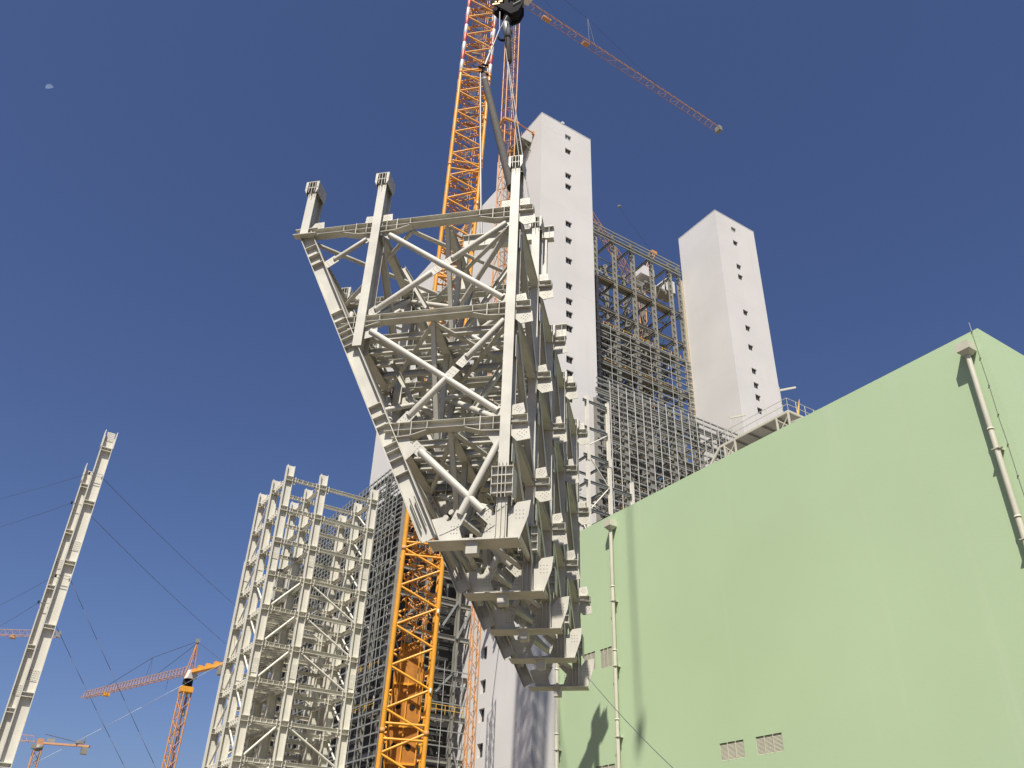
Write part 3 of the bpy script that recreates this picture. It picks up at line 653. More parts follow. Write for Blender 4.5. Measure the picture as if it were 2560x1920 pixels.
tube(tc, 'pendant_line', (46.9, 78.1, 152.5), (64.1, 78.35, 149.4), .05, DROPE, 6)
for s in (-.4, .4): tube(tc, 'pendant_strut', (64.1, 78.35, 149.4), (65.0 + s * 1.6, 78.4, 142.9), .05, GIRT, 6)
tube(tc, 'pendant_line', (64.1, 78.35, 149.4), (81.5, 78.7, 142.9), .045, DROPE, 6)
tube(tc, 'pendant_line', (46.9, 78.1, 152.5), (58.0, 78.25, 142.9), .045, DROPE, 6)
box(tc, 'trolley', (62.8, 77.9, 140.9), (64.0, 78.8, 141.2), FARO); box(tc, 'jib_end', (98.1, 78.4, 141.0), (98.9, 79.7, 142.2), GREY)
box(tc, 'trolley_drive', (53.5, 77.9, 140.8), (55.2, 78.7, 141.2), FARO)
bar(tc, 'counter_jib', (45.4, 78, 141.4), (32, 77.8, 141.4), 1.4, .5, ORANGE2, 'B'); box(tc, 'counterweight', (32, 76.9, 138.6), (34.6, 78.7, 141.6), GREY)
tube(tc, 'pendant_line', (46.9, 78.1, 152.5), (33, 77.8, 141.8), .05, DROPE, 6)

sm = thing('hoist_mast', 'slender orange lattice mast standing just left of the windowed grey wall', 'mast', (44.4, 75.5, 0))
lattice(sm, (44.45, 75.25, 0), (44.45, 75.25, 36), f1, f2, .38, .38, 1.15, .13, .06, ORANGE2, 4, 6)
bar(sm, 'tie_strut', (44.8, 75.6, 35.5), (51.1, 80, 35.5), .12, .12, ORANGE2, 'T6')

# luffing crane inside / behind the boiler frame
lc = thing('luffing_crane', 'pale orange luffing crane seen through the top of the far boiler frame', 'crane', (102.5, 110, 0))
lattice(lc, (102.2, 110, 60), (102.2, 110, 122), (1, 0, 0), (0, 1, 0), .95, .95, 2.0, .24, .12, ORANGE2, 4, 6, maxbars=200)
box(lc, 'slewing_unit', (101.1, 108.9, 121.4), (103.3, 111.1, 122.8), GREY)
lattice(lc, (100.8, 110, 123.2), (86.5, 110, 139.2), (0, 1, 0), (.75, 0, .66), .7, .6, 1.7, .2, .1, FARO, 1, 6)
lattice(lc, (104, 110, 125), (107.4, 110, 134.4), (0, 1, 0), (.9, 0, -.4), .5, .3, 1.6, .2, .1, FARO, 1, 6)
box(lc, 'a_frame_head', (106.7, 109.4, 133.9), (108.2, 110.6, 135), ORANGE2)
box(lc, 'cab', (102.0, 108.2, 124.8), (105.6, 111.4, 127.4), WPAINT); box(lc, 'counter_deck', (103, 108.6, 123.0), (112, 111.4, 123.6), GREY)
box(lc, 'winch_house', (109.2, 108.3, 123.6), (111.8, 111.5, 126.9), WPAINT)
tube(lc, 'boom_pendant', (107.3, 110, 134.8), (97.9, 110, 143.5), .05, DROPE, 6)
tube(lc, 'boom_pulley', (97.3, 109.7, 143.8), (98.0, 109.7, 143.8), .55, GREY, 10)

# ------------------------------------------------------------ far cranes
fc = thing('tower_crane', 'distant orange tower crane with white cab right of the guy wires', 'crane', (49.4, 215, 0))
jd = V((-14.9, 47.3, 0)).normalized(); js = V((jd.y, -jd.x, 0))
lattice(fc, (49.35, 215, 0), (49.35, 215, 45.3), js, jd, .95, .95, 2.1, .34, .14, ORANGE2, 3, 6)
ms = MB()
for z in (4, 10, 16, 22, 28, 34, 40): 
    for s in (-1, 1): ms.bar(V((49.35, 215, z)) + js * s, V((49.35, 215, z + 4.4)) + js * s * .6, .18, .18)
stuff(ms.build('sleeve_bars', GIRT, fc))
box(fc, 'climbing_collar', (48.0, 213.7, 45.3), (50.7, 216.4, 46.5), ORANGE)
tube(fc, 'slewing_ring', (49.35, 215, 46.5), (49.35, 215, 48.2), 2.3, BLACK, 14)
cbm = MB(); cx = V((49.2, 214.6, 48.2)); cbm.poly([cx + js * -1.1, cx + js * 1.3 + V((0, 0, .1)), cx + js * 1.5 + V((0, 0, 1.0)), cx + js * .6 + V((0, 0, 2.3)), cx + js * -.6 + V((0, 0, 2.0))], jd * -1.4); cbm.build('cab', WPAINT, fc)
box(fc, 'slewing_frame', (48.5, 214.2, 48.2), (50.2, 216, 49.9), ORANGE2)
prism_jib(fc, V((49.3, 215, 49.7)) + jd * 1, (34.25, 262.9, 49.7), js, 1.7, 1.4, 1.35, .15, .07, FARO, 300)
cj = V((49.3, 215, 49.9)); bar(fc, 'counter_jib', cj - jd * .5, cj - jd * 14, 1.2, .75, ORANGE, 'B')
for k in range(3): p = cj - jd * (4 + 3.2 * k); box(fc, 'winch_box', (p.x - .5, p.y - .5, 50.3), (p.x + .5, p.y + .5, 50.9), ORANGE)
p = cj - jd * 13; box(fc, 'counterweight', (p.x - .7, p.y - .8, 47.6), (p.x + .7, p.y + .8, 49.6), GREY)
apx = V((49.5, 215, 57.2))
for a, b in ((-.8, -.6), (.8, -.6), (.8, .6), (-.8, .6)): tube(fc, 'tower_head_leg', V((49.35, 215, 49.8)) + js * a + jd * b, apx, .2, ORANGE2, 6)
for z in (51.5, 53.3, 55): 
    k = 1 - (z - 49.8) / 7.6
    tube(fc, 'tower_head_bar', V((49.4, 215, z)) - js * .8 * k - jd * .6 * k, V((49.4, 215, z + 1)) + js * .8 * k + jd * .5 * k, .12, ORANGE2, 6)
box(fc, 'tower_head', (49.1, 214.7, 56.8), (50.0, 215.4, 57.8), GREY)
kp = V((43.63, 233.0, 56.0))
for a, b in ((apx, kp), (kp, V((37.41, 252.75, 51.3))), (apx - V((0, 0, .5)), V((44.83, 229.2, 51.35))), (apx, cj - jd * 13.5 + V((0, 0, .4)))): tube(fc, 'pendant_line', a, b, .12, DROPE, 6)
for q in ((43.3, 234.0, 51.4), (43.9, 232.2, 51.4)): tube(fc, 'pendant_strut', kp, q, .08, DROPE, 6)
box(fc, 'trolley', (37.3, 250.4, 48.9), (38.7, 252.0, 49.6), ORANGE)
tube(fc, 'hook_rope', (46.6, 223.4, 49.6), (46.6, 223.4, 46.9), .08, DROPE, 5)

fc2 = thing('tower_crane', 'distant crane jib crossing behind the guyed columns at the left edge', 'crane', (-22, 279, 0))
prism_jib(fc2, (-22, 279, 61.0), (22.6, 249.4, 61.0), (.55, .83, 0), 1.5, 1.4, 1.9, .13, .06, FARO)
lattice(fc2, (-22, 279, 0), (-22, 279, 61), (1, 0, 0), (0, 1, 0), .9, .9, 2.2, .3, .12, FARO, 2, 6)
box(fc2, 'trolley', (12.2, 255.0, 60.3), (13.6, 256.6, 61), FARO); box(fc2, 'jib_end', (22.2, 248.9, 60.8), (23, 249.8, 62.4), GREY)
tube(fc2, 'pendant_line', (-22, 279, 70), (5, 261.2, 62.5), .1, DROPE, 6); lattice(fc2, (-22, 279, 61), (-22, 279, 70), (1, 0, 0), (0, 1, 0), .5, .5, 1.5, .2, .1, FARO)

fc3 = thing('tower_crane', 'small distant grey brown crane at the bottom left corner', 'crane', (32.3, 312, 0))
lattice(fc3, (32.3, 312, 0), (32.3, 312, 42.2), (1, 0, 0), (0, 1, 0), 1.0, 1.0, 2.2, .4, .2, FARO, 2, 6)
tube(fc3, 'slewing_ring', (32.3, 312, 42.2), (32.3, 312, 43.8), 2.6, GREY, 12)
box(fc3, 'cab', (30.3, 310.9, 42.6), (31.6, 312.1, 43.8), GREY)
box(fc3, 'slewing_frame', (31.5, 311.2, 43.8), (33.2, 312.8, 45.6), FARO)
prism_jib(fc3, (31, 312.2, 44.6), (2, 324, 44.6), (.38, .92, 0), 1.7, 1.4, 2.1, .15, .07, FARO)
bar(fc3, 'counter_jib', (33.4, 311.4, 44.4), (45.6, 305.8, 44.2), 1.2, .55, FARO, 'B'); bar(fc3, 'side_banner', (34, 311.0, 45.4), (36.2, 310.0, 45.3), .1, .9, GREY, 'B')
tube(fc3, 'pendant_line', (33.2, 311.6, 47.0), (43.6, 306.6, 44.9), .22, DROPE, 6)
box(fc3, 'counterweight', (43.6, 305.4, 41.9), (45.4, 307.2, 43.9), GREY); box(fc3, 'winch', (41.6, 306.4, 44.8), (44, 307.8, 45.6), GREY)
tube(fc3, 'beacon', (43.8, 306.3, 45.4), (43.8, 306.3, 46.8), .3, GREY, 6)

# ------------------------------------------------------------ catwalk above the green roof
ck = thing('catwalk', 'cream steel catwalk with railings standing above the green building roof', 'walkway', (46, 34.3, 25))
X0, Y0, Z0 = 46.0, 34.35, 34.2
bar(ck, 'edge_beam', (X0, Y0, Z0), (X0, 41.3, Z0), .10, .16, LOUV, 'B'); bar(ck, 'edge_beam', (X0, Y0, Z0), (58, Y0, Z0), .10, .16, LOUV, 'B')
bar(ck, 'edge_beam', (X0 + 1.6, Y0 + 1.6, Z0), (X0 + 1.6, 41.3, Z0), .10, .16, LOUV, 'B'); bar(ck, 'edge_beam', (X0 + 1.6, Y0 + 1.6, Z0), (58, Y0 + 1.6, Z0), .10, .16, LOUV, 'B')
box(ck, 'deck', (X0 + .06, Y0 + .06, Z0 + .02), (X0 + 1.55, 41.3, Z0 + .06), GREY); box(ck, 'deck', (X0 + 1.6, Y0 + .06, Z0 + .02), (58, Y0 + 1.55, Z0 + .06), GREY)
for y in (35.6, 37.0, 38.4, 39.8): bar(ck, 'cross_beam', (X0 + .05, y, Z0 - .1), (X0 + 1.55, y, Z0 - .1), .1, .16, GREY)
railing(ck, (X0, Y0, Z0 + .08), (X0, 41.3, Z0 + .08), LOUV, 1.05, .95, .05); railing(ck, (X0, Y0, Z0 + .08), (58, Y0, Z0 + .08), LOUV, 1.05, 1.0, .05)
railing(ck, (X0 + 1.6, Y0 + 1.6, Z0 + .08), (X0 + 1.6, 41.3, Z0 + .08), LOUV, 1.05, 1.2, .05)
for y in (34.4, 35.5, 39.7, 40.8): bar(ck, 'leg', (X0, y, 25), (X0, y, Z0 - .08), .12, .12, LOUV, 'B')
for y in (34.4, 39.7):
    bar(ck, 'brace', (X0, y, Z0 - 1.3), (X0, y + 1.1, Z0 - .2), .06, .06, LOUV, 'B'); bar(ck, 'brace', (X0, y + 1.1, Z0 - 1.5), (X0, y, Z0 - .3), .06, .06, LOUV, 'B')
for x in (47.4, 50, 53): bar(ck, 'leg', (x, Y0, 25), (x, Y0, Z0 - .08), .12, .12, LOUV, 'B')
bar(ck, 'brace', (46.1, Y0, Z0 - .9), (47.4, Y0, Z0 - .1), .06, .06, LOUV, 'B')
bar(ck, 'stair_stringer', (X0, 41.3, Z0), (X0, 44.4, 31.2), .10, .2, LOUV, 'B'); bar(ck, 'stair_stringer', (X0 + 1.2, 41.3, Z0), (X0 + 1.2, 44.4, 31.2), .10, .2, LOUV, 'B')
tube(ck, 'stair_handrail', (X0, 41.3, Z0 + 1), (X0, 44.4, 32.2), .05, LOUV, 6)
tube(ck, 'pipe', (X0 + .8, 35.0, 33.5), (X0 + .8, 39.4, 32.2), .16, WPAINT, 10)
for y in (40.0, 34.9): tube(ck, 'lamp_post', (X0 + .1, y, Z0), (X0 + .1, y, Z0 + 2.4), .06, LOUV, 6); bar(ck, 'lamp_arm', (X0 + .1, y, Z0 + 2.1), (X0 + 1.4, y - .5, Z0 + 2.6), .1, .14, LOUV, 'B')
ob = MB(); ob.poly([(48.2, 35.6, 34.3), (48.5, 35.4, 34.3), (48.55, 35.3, 35.4), (48.75, 35.2, 36.7), (48.45, 35.4, 35.5)], (.1, .15, 0)); tag(ob.build('orange_tarpaulin', ORANGE), 'orange cloth bundle standing by the catwalk rail', 'cloth')

# ------------------------------------------------------------ the hanging truss module
FO = V((13.69, 21.89, 0)); th = math.radians(0.83); ph = math.radians(57.5719 - 90 - 12.15)
ph = math.radians(90) - YAW - math.radians(12.15)                  # heading of w from +X axis, minus
hd = math.radians(12.15)
av = lev(math.cos(hd), -math.sin(hd), 0); wv0 = lev(math.sin(hd), math.cos(hd), 0); zz = V((0, 0, 1))
wv = wv0 * math.cos(th) - zz * math.sin(th); zv = zz * math.cos(th) + wv0 * math.sin(th)
FM = MX(((av.x, wv.x, zv.x, FO.x), (av.y, wv.y, zv.y, FO.y), (av.z, wv.z, zv.z, FO.z), (0, 0, 0, 1)))
F_ = thing('hanging_truss_module', 'huge cream steel truss module hanging from the crane hook', 'steel module', (0, 0, 0), None, FM @ MX.Translation(V((-3, 9, 12))))
z1, z2, z3, zb, zt = 26.95, 21.85, 16.75, 12.08, 29.7
WK = [0, 4.92, 9.32, 13.61, 18.69]
holes_ = MB()
def fb(name, p0, p1, w_, d_, prof='H', yax=None, par=F_): return bar(par, name, p0, p1, w_, d_, CREAM, prof, yax, FM)
def plate(name, pts, w0, t=.03, par=F_, holes=None):
    m_ = MB(); m_.poly([(a, w0, z) for a, z in pts], (0, t, 0), FM)
    if holes:
        for a, z in holes: holes_.bar((a, w0 - .004, z), (a, w0 + t * .2, z), .042, .042, 'T7', None, FM)
    return m_.build(name, CREAM, par)
def gusset_on(c, ang, l, h, w0, t=.035, name='gusset_plate', rows=3, cols=3):
    ca, sa = math.cos(ang), math.sin(ang); P = lambda u, v_: (c[0] + u * ca - v_ * sa, c[1] + u * sa + v_ * ca)
    hs = [P(-l * .28 + l * .28 * i, -h * .28 + h * .28 * j) for i in range(cols) for j in range(rows)]
    plate(name, [P(-l / 2, -h / 2), P(l / 2, -h / 2), P(l / 2, h / 2), P(-l / 2, h / 2)], w0, t, F_, hs)
def penta(c, ang, s, w0):
    ca, sa = math.cos(ang), math.sin(ang); P = lambda u, v_: (c[0] + (u * ca - v_ * sa) * s, c[1] + (u * sa + v_ * ca) * s)
    hs = [P(-.12 + .17 * i, -.19 + .19 * j) for i in range(3) for j in range(3)]
    plate('gusset_plate', [P(-.8, -.38), P(.12, -.56), P(.66, 0), P(.12, .56), P(-.8, .38)], w0, .035, F_, hs)
def brace(p0, p1, w0, dia=.25, g0=.42, g1=.42, brk=False, ends=(True, True)):
    a, b = V((p0[0], p0[1])), V((p1[0], p1[1])); d = (b - a).normalized(); an = math.atan2(d.y, d.x); L = (b - a).length
    P = lambda t: (a.x + d.x * t, w0, a.y + d.y * t)
    if brk:
        m_ = L / 2
        tube(F_, 'brace_tube', P(g0), P(m_ - .52), dia, CREAM, 18, FM); tube(F_, 'brace_tube', P(m_ + .52), P(L - g1), dia, CREAM, 18, FM)
        gusset_on(P(m_ - .36)[::2], an, .58, .36, w0 - .018); gusset_on(P(m_ + .36)[::2], an, .58, .36, w0 - .018)
    else: tube(F_, 'brace_tube', P(g0), P(L - g1), dia, CREAM, 18, FM)
    if ends[0]: gusset_on(P(g0 - .16)[::2], an, .58, .40, w0 - .018)
    if ends[1]: gusset_on(P(L - g1 + .16)[::2], an, .58, .40, w0 - .018)
legT, legB = (-9.28, 26.75), (-2.45, 12.25)
def leg_at(z): return legB[0] + (legT[0] - legB[0]) * (z - legB[1]) / (legT[1] - legB[1])
ld = V((legT[0] - legB[0], 0, legT[1] - legB[1])).normalized(); ln = V((ld.z, 0, -ld.x))      # ln points right of the leg
def col_head(a, z, w0):                                                # ribbed splice head on a column end
    fr = w0 - .27
    h = fb('end_plate', (a, fr - .16, z), (a, fr + .72, z), .62, .03, 'B')
    fb('end_plate', (a, fr - .16, z - .36), (a, fr - .002, z - .36), .62, .03, 'B')
    for dx in (-.13, 0, .13): fb('rib', (a + dx, fr - .08, z - .62 + (0 if dx else -.16)), (a + dx, fr - .08, z - .016), .02, .155, 'B', (0, 1, 0), h)
    for s in (-1, 1):
        m_ = MB(); m_.poly([(a + s * .19, fr - .16, z - .02), (a + s * .31, fr - .16, z - .02), (a + s * .31, fr - .16, z - .5), (a + s * .21, fr - .16, z - .72)], (0, .025, 0), FM)
        m_.poly([(a + s * .30, fr - .14, z - .02), (a + s * .30, fr + .70, z - .02), (a + s * .26, fr + .70, z - .62), (a + s * .26, fr - .14, z - .62)], (s * .02, 0, 0), FM)
        m_.build('wing_plate', CREAM, h)
def splice(a, z0, z1, w0):
    fr = w0 - .27
    m_ = MB(); m_.box((a - .34, fr - .03, z0 + .12), (a + .34, fr - .002, z1 - .12), FM); c = m_.build('cover_plate', CREAM, F_)
    for dx in (-.13, 0, .13): fb('rib', (a + dx, fr - .11, z0), (a + dx, fr - .11, z1), .02, .15, 'B', (0, 1, 0), c)
    for f in (.12, .38, .62, .88): fb('rib_plate', (a - .36, fr - .11, z0 + (z1 - z0) * f), (a + .36, fr - .11, z0 + (z1 - z0) * f), .15, .022, 'B', None, c)
    for s in (-1, 1): fb('side_plate', (a + s * .36, fr + .2, z0 + .1), (a + s * .36, fr + .2, z1 - .1), .025, .66, 'B', (0, 1, 0), c)
def truss(k):
    w0 = WK[k]; top = zt
    fw_ = .37
    for a, zl in ((0, zb + .03), (-6.02, 20.35), (-9.32, z1 - .4)):
        top = (zt if k == 0 else 30.85 if (k == 1 and a == 0) else 27.55)
        fb('column', (a, w0 + .12, zl), (a, w0 + .12, top), fw_, .78, 'H', (0, 1, 0)); col_head(a, top, w0)
    splice(0, 13.45, 14.75, w0)
    # inclined leg: web faces forward, flanges left and right
    leg = fb('inclined_leg', (legB[0], w0, legB[1]), (legT[0], w0, legT[1]), .42, .56, 'H', ln)
    for z in (25.95, 25.45, 24.95, 22.2, 21.75, 21.4, 21.15, 20.85, 20.5, 17.6, 17.1, 16.7, 15.9, 15.62, 15.28, 14.7):
        p = V((leg_at(z), w0 - .11, z)); fb('stiffener', p - ln * .25, p + ln * .25, .17, .025, 'B', tuple(ld), leg)
    for dz in (13.0, 13.0): 
        for s in (-.09, .09): p = V((leg_at(13.2), w0 - .16, 13.2)) + ln * s; fb('rib', p - ld * .6, p + ld * .6, .02, .1, 'B', (0, 1, 0), leg)
    # knee plate at the top of the leg
    fb('knee_plate', (-9.75, w0 - .24, z1 - .38), (-8.7, w0 - .24, z1 - .38), .3, .03, 'B')
    fb('knee_plate', (-9.75, w0, z1 + .03), (-8.75, w0, z1 + .03), .5, .03, 'B')
    # level beams with haunches and stub ends
    for lvl, (a0, zt_) in enumerate(((-9.6, z1), (leg_at(z2) + .1, z2), (leg_at(z3) + .1, z3))):
        zc = zt_ - .22
        segs = [(a0, -6.22), (-5.82, -.2)] if lvl == 0 else [(a0, -.2)]
        for s0, s1 in segs: fb('beam', (s0, w0, zc + .065), (s1, w0, zc + .065), .40, .31)
        st = fb('beam_stub', (.2, w0, zc + .065), (.76, w0, zc + .065), .40, .31); fb('end_plate', (.765, w0, zc - .10), (.765, w0, zc + .23), .02, .38, 'B', (0, 1, 0), st)
        fb('stiffener', (.45, w0 - .08, zc), (.2, w0 - .08, zc), .14, .02, 'B', None, st)
        nodes = [(-.2, -1)] + ([(-5.82, 1), (-6.22, -1)] if lvl == 0 else [])
        if lvl: nodes.append((leg_at(zc) + .3, 1))
        for a, s in nodes:
            m_ = MB(); m_.poly([(a, w0 - .012, zc - .09), (a + s * .55, w0 - .012, zc - .09), (a + s * 1.35, w0 - .012, zc - .09), (a + s * .7, w0 - .012, zc - .30), (a, w0 - .012, zc - .34)], (0, .024, 0), FM)
            m_.build('haunch_web', CREAM, F_)
            hp_ = MB(); hp_.poly([(a, w0 - .17, zc - .34), (a + s * .7, w0 - .17, zc - .30), (a + s * 1.35, w0 - .17, zc - .095), (a + s * 1.35, w0 - .17, zc - .12), (a + s * .7, w0 - .17, zc - .325), (a, w0 - .17, zc - .365)], (0, .34, 0), FM)
            hp_.build('haunch_flange', CREAM, F_)
            for q in (.25, .72, 1.3): fb('stiffener', (a + s * q, w0 - .11, zc - (.31 if q < 1 else .08)), (a + s * q, w0 - .11, zc + .2), .02, .17, 'B', (0, 1, 0))
            fb('beam_splice', (a + s * .72, w0 - .02, zc - .34), (a + s * .72, w0 - .02, zc + .25), .03, .40, 'B', (0, 1, 0))
        # slanted stub underside
        m_ = MB(); m_.poly([(.2, w0 - .012, zc - .09), (.76, w0 - .012, zc - .09), (.3, w0 - .012, zc - .36), (.2, w0 - .012, zc - .36)], (0, .024, 0), FM); m_.build('haunch_web', CREAM, F_)
        penta((.54, zc - .46), math.radians(-38), .62, w0 - .05)
        if lvl == 0: penta((.36, zc + .48), math.radians(48), .52, w0 - .05); penta((-.36, zc + .48), math.radians(132), .52, w0 - .05)
        if lvl == 0:
            for s in (-1, 1): penta((-6.02 + s * .36, zc + .48), math.radians(90 - s * 42), .52, w0 - .05)
            penta((-8.8, zc + .45), math.radians(50), .55, w0 - .05)
        else: penta((.36, zc + .42) if lvl == 1 else (.4, zc + .5), math.radians(55), .5, w0 - .05)
    # braces
    wb = w0 - .02
    brace((-5.75, 26.50), (-.02, 21.94), wb); brace((-5.9, 21.96), (-.05, 26.42), wb, brk=True)
    brace((-5.95, 21.42), (.0, 16.78), wb); brace((-3.92, 16.78), (-.0, 21.42), wb, brk=True)
    brace((-3.35, 15.88), (-.32, 12.82), wb, .27, .4, .5); brace((-.06, 16.2), (-1.66, 12.62), wb, .27, .4, .5, ends=(True, True))
    brace((-8.12, 24.90), (-6.1, 26.42), wb, .21, .45, .45)
    plate('gusset_plate', [(-6.35, 20.7), (-5.35, 20.9), (-5.35, 21.35), (-6.5, 21.4)], w0 - .05); plate('gusset_plate', [(-.2, 15.3), (-.75, 16.2), (-.6, 16.3), (-.2, 16.3)], w0 - .05)
    plate('gusset_plate', [(-4.05, 16.15), (-3.6, 16.35), (-3.25, 15.6), (-3.7, 15.15)], w0 - .05)
    # bottom node
    plate('node_plate', [(-2.05, 12.10), (-2.42, 12.95), (-2.05, 13.02), (-1.86, 12.86), (-1.66, 12.92), (-1.46, 12.6), (-1.34, 12.24), (-.66, 12.24), (-.58, 12.5), (-.38, 12.98), (-.20, 13.02), (-.20, 12.10)], w0 - .05, .04, F_,
          [(-1.72 + .1 * i, 12.42 + .12 * j) for i in range(3) for j in range(3)] + [(-.60 + .1 * i, 12.42 + .13 * j) for i in range(3) for j in range(3)])
    plate('node_plate', [(.19, 12.10), (.19, 13.05), (.48, 13.42), (.93, 13.48), (.86, 12.95), (.56, 12.10)], w0 - .05, .04, F_, [(.45 + .12 * i, 12.85 + .14 * j) for i in range(3) for j in range(3)])
    for dx in (-.16, 0, .14): fb('rib', (dx, w0 - .33, 12.1), (dx, w0 - .33, 13.2), .022, .12, 'B', (0, 1, 0))
    bp = MB(); bp.poly([(-2.42, w0 - .34, zb), (.58, w0 - .34, zb), (.58, w0 + .50, zb), (-2.42, w0 + .50, zb)], (0, 0, -.035), FM); bpo = bp.build('base_plate', CREAM, F_)
    fb('shear_key', (-.95, w0 - .05, zb - .45), (-.95, w0 - .05, zb - .036), .38, .34, 'B', (0, 1, 0), bpo)
    fb('erection_lug', (-.95, w0 - .34, zb), (-.95, w0 - .34, zb + .16), .1, .02, 'B', (0, 1, 0), bpo)
    if k in (1, 2):
        zg = 30.75 if k == 1 else 27.95
        gd = fb('tie_girder', (-3.9, w0 + .78, zg), (.72, w0 + .78, zg), .34, .8)
        for q in range(6): fb('web_stiffener', (-3.6 + q * .82, w0 + .70, zg - .36), (-3.6 + q * .82, w0 + .70, zg + .36), .02, .14, 'B', (0, 1, 0), gd)
        for a in (-3.7, .3): fb('girder_post', (a, w0 + .78, z1), (a, w0 + .78, zg - .42), .2, .24)
for k in range(5): truss(k)
for k in range(4):
    w0, w1 = WK[k] + .28, WK[k + 1] - .28
    for a, z, d_ in ((0, z1 - .22, .36), (-6.02, z1 - .22, .36), (-9.3, z1 - .22, .34), (-3.0, z1 - .22, .3), (0, z2 - .22, .36), (-3.2, z2 - .22, .3), (-6.55, z2 - .22, .34), (0, z3 - .22, .36), (-2.1, z3 - .22, .3), (-4.15, z3 - .22, .34)):
        fb('longitudinal_beam', (a, w0 + .2, z), (a, w1, z), .34, d_)
    for a, za, zc in ((.05, z1 - .45, z2), (.05, z2 - .45, z3), (.05, z3 - .45, 13.2)):
        fb('side_brace', (a, w0 + .05, za), (a, w1 - .05, zc), .32, .28, 'H', (1, 0, 0))
        holes_s = plate
    fb('side_brace', (-6.0, w0, z1 - .45), (-6.0, w1, z2 + .1), .28, .28, 'H', (1, 0, 0)); fb('side_brace', (-6.0, w1, z1 - .45), (-6.0, w0, z2 + .1), .22, .22, 'H', (1, 0, 0))
    fb('side_brace', (-9.1, w0, z1 - .5), (leg_at(z2), w1, z2), .26, .26, 'H', (1, 0, 0))
    fb('side_brace', (leg_at(z2 - .5), w0, z2 - .5), (leg_at(z3), w1, z3), .26, .26, 'H', (1, 0, 0)); fb('side_brace', (leg_at(z3 - .5), w0, z3 - .5), (leg_at(13), w1, 13.1), .26, .26, 'H', (1, 0, 0))
    for z in (z1 - .3, z2 - .3, z3 - .3):
        al = -9.2 if z > 26 else leg_at(z) + .4
        for s0, s1 in (((al, (al) / 2), (w0, w1)), ((al / 2, 0), (w0, w1))):
            tube(F_, 'plan_brace', (s0[0], s1[0], z), (s0[1], s1[1], z), .19, CREAM, 10, FM); tube(F_, 'plan_brace', (s0[1], s1[0], z - .1), (s0[0], s1[1], z - .1), .19, CREAM, 10, FM)
        if z < 26:
            for f in (.2, .4, .6, .8): ww = w0 + (w1 - w0) * f; fb('joist', (al, ww, z + .1), (-.15, ww, z + .1), .20, .26)
    for a, za in ((-2.1, 13.25), (.05, 13.3)): tube(F_, 'bottom_tube', (a, w0 + .2, za), (a, w1, za), .2, CREAM, 12, FM)
    tube(F_, 'bottom_tube', (-1.9, w0 + .1, 13.4), (-.3, w1, 13.0), .2, CREAM, 12, FM)
    for (aa, z_a), (ab, z_b) in (((-8.8, z1 - .9), (-6.9, z2 - .4)), ((-6.4, z2 - .8), (-4.4, z3 - .2)), ((-4.1, z3 - .9), (-2.6, 13.4)), ((-6.9, z2 - .3), (-8.8, z1 - .9)), ((-4.4, z3 - .2), (-6.4, z2 - .8))):
        tube(F_, 'slope_brace', (aa, w0 + .1, z_a), (ab, w1, z_b), .22, CREAM, 12, FM)
    tube(F_, 'sway_tube', (-.5, w0 + .4, z1 - .7), (-5.2, w1, z2 + .5), .23, CREAM, 12, FM); tube(F_, 'sway_tube', (-4.6, w1, z2 - .6), (-.5, w0 + .4, z3 + .4), .23, CREAM, 12, FM); tube(F_, 'sway_tube', (-3.6, w1, z3 - .6), (-.6, w0 + .4, 13.6), .2, CREAM, 12, FM)
    # intermediate hangers and sway braces between the trusses
    wm = (w0 + w1) / 2
    for a, za, zc in ((-3.0, z1, z2), (-3.2, z2, z3), (-2.1, z3, 13.2)):
        fb('hanger', (a, wm, zc), (a, wm, za - .3), .2, .2)
        fb('sway_brace', (a, w0, za - .3), (a, wm, zc), .18, .18); fb('sway_brace', (a, w1, za - .3), (a, wm, zc), .18, .18)
    for za, zc in ((z1, z2), (z2, z3)):
        fb('sway_brace', (-5.6, wm, za - .4), (-3.1, wm, zc), .2, .2); fb('sway_brace', (-.4, wm, za - .4), (-3.0, wm, zc), .2, .2)
    tube(F_, 'sway_tube', (-5.8, w1, z1 - .6), (-.3, w0 + .6, z2 + .2), .23, CREAM, 12, FM); tube(F_, 'sway_tube', (-.4, w1, z2 - .6), (-5.4, w0 + .6, z3 + 1.2), .2, CREAM, 12, FM)
    # column side splice ribs on the right face
    for z in (z1 - 1.6, z2 - 1.9, z3 - 1.2):
        pb = MB()
        pb.poly([(.19, w0 - .28 + .1, z - .5), (.19, w0 + .3, z - .35), (.19, w0 + .3, z + .1), (.19, w0 - .18, z + .5)], (.02, 0, 0), FM); pb.build('side_gusset', CREAM, F_)
stuff(holes_.build('bolt_holes', BOLT, F_))
fl = lambda a, w_, z: FM @ V((a, w_, z))

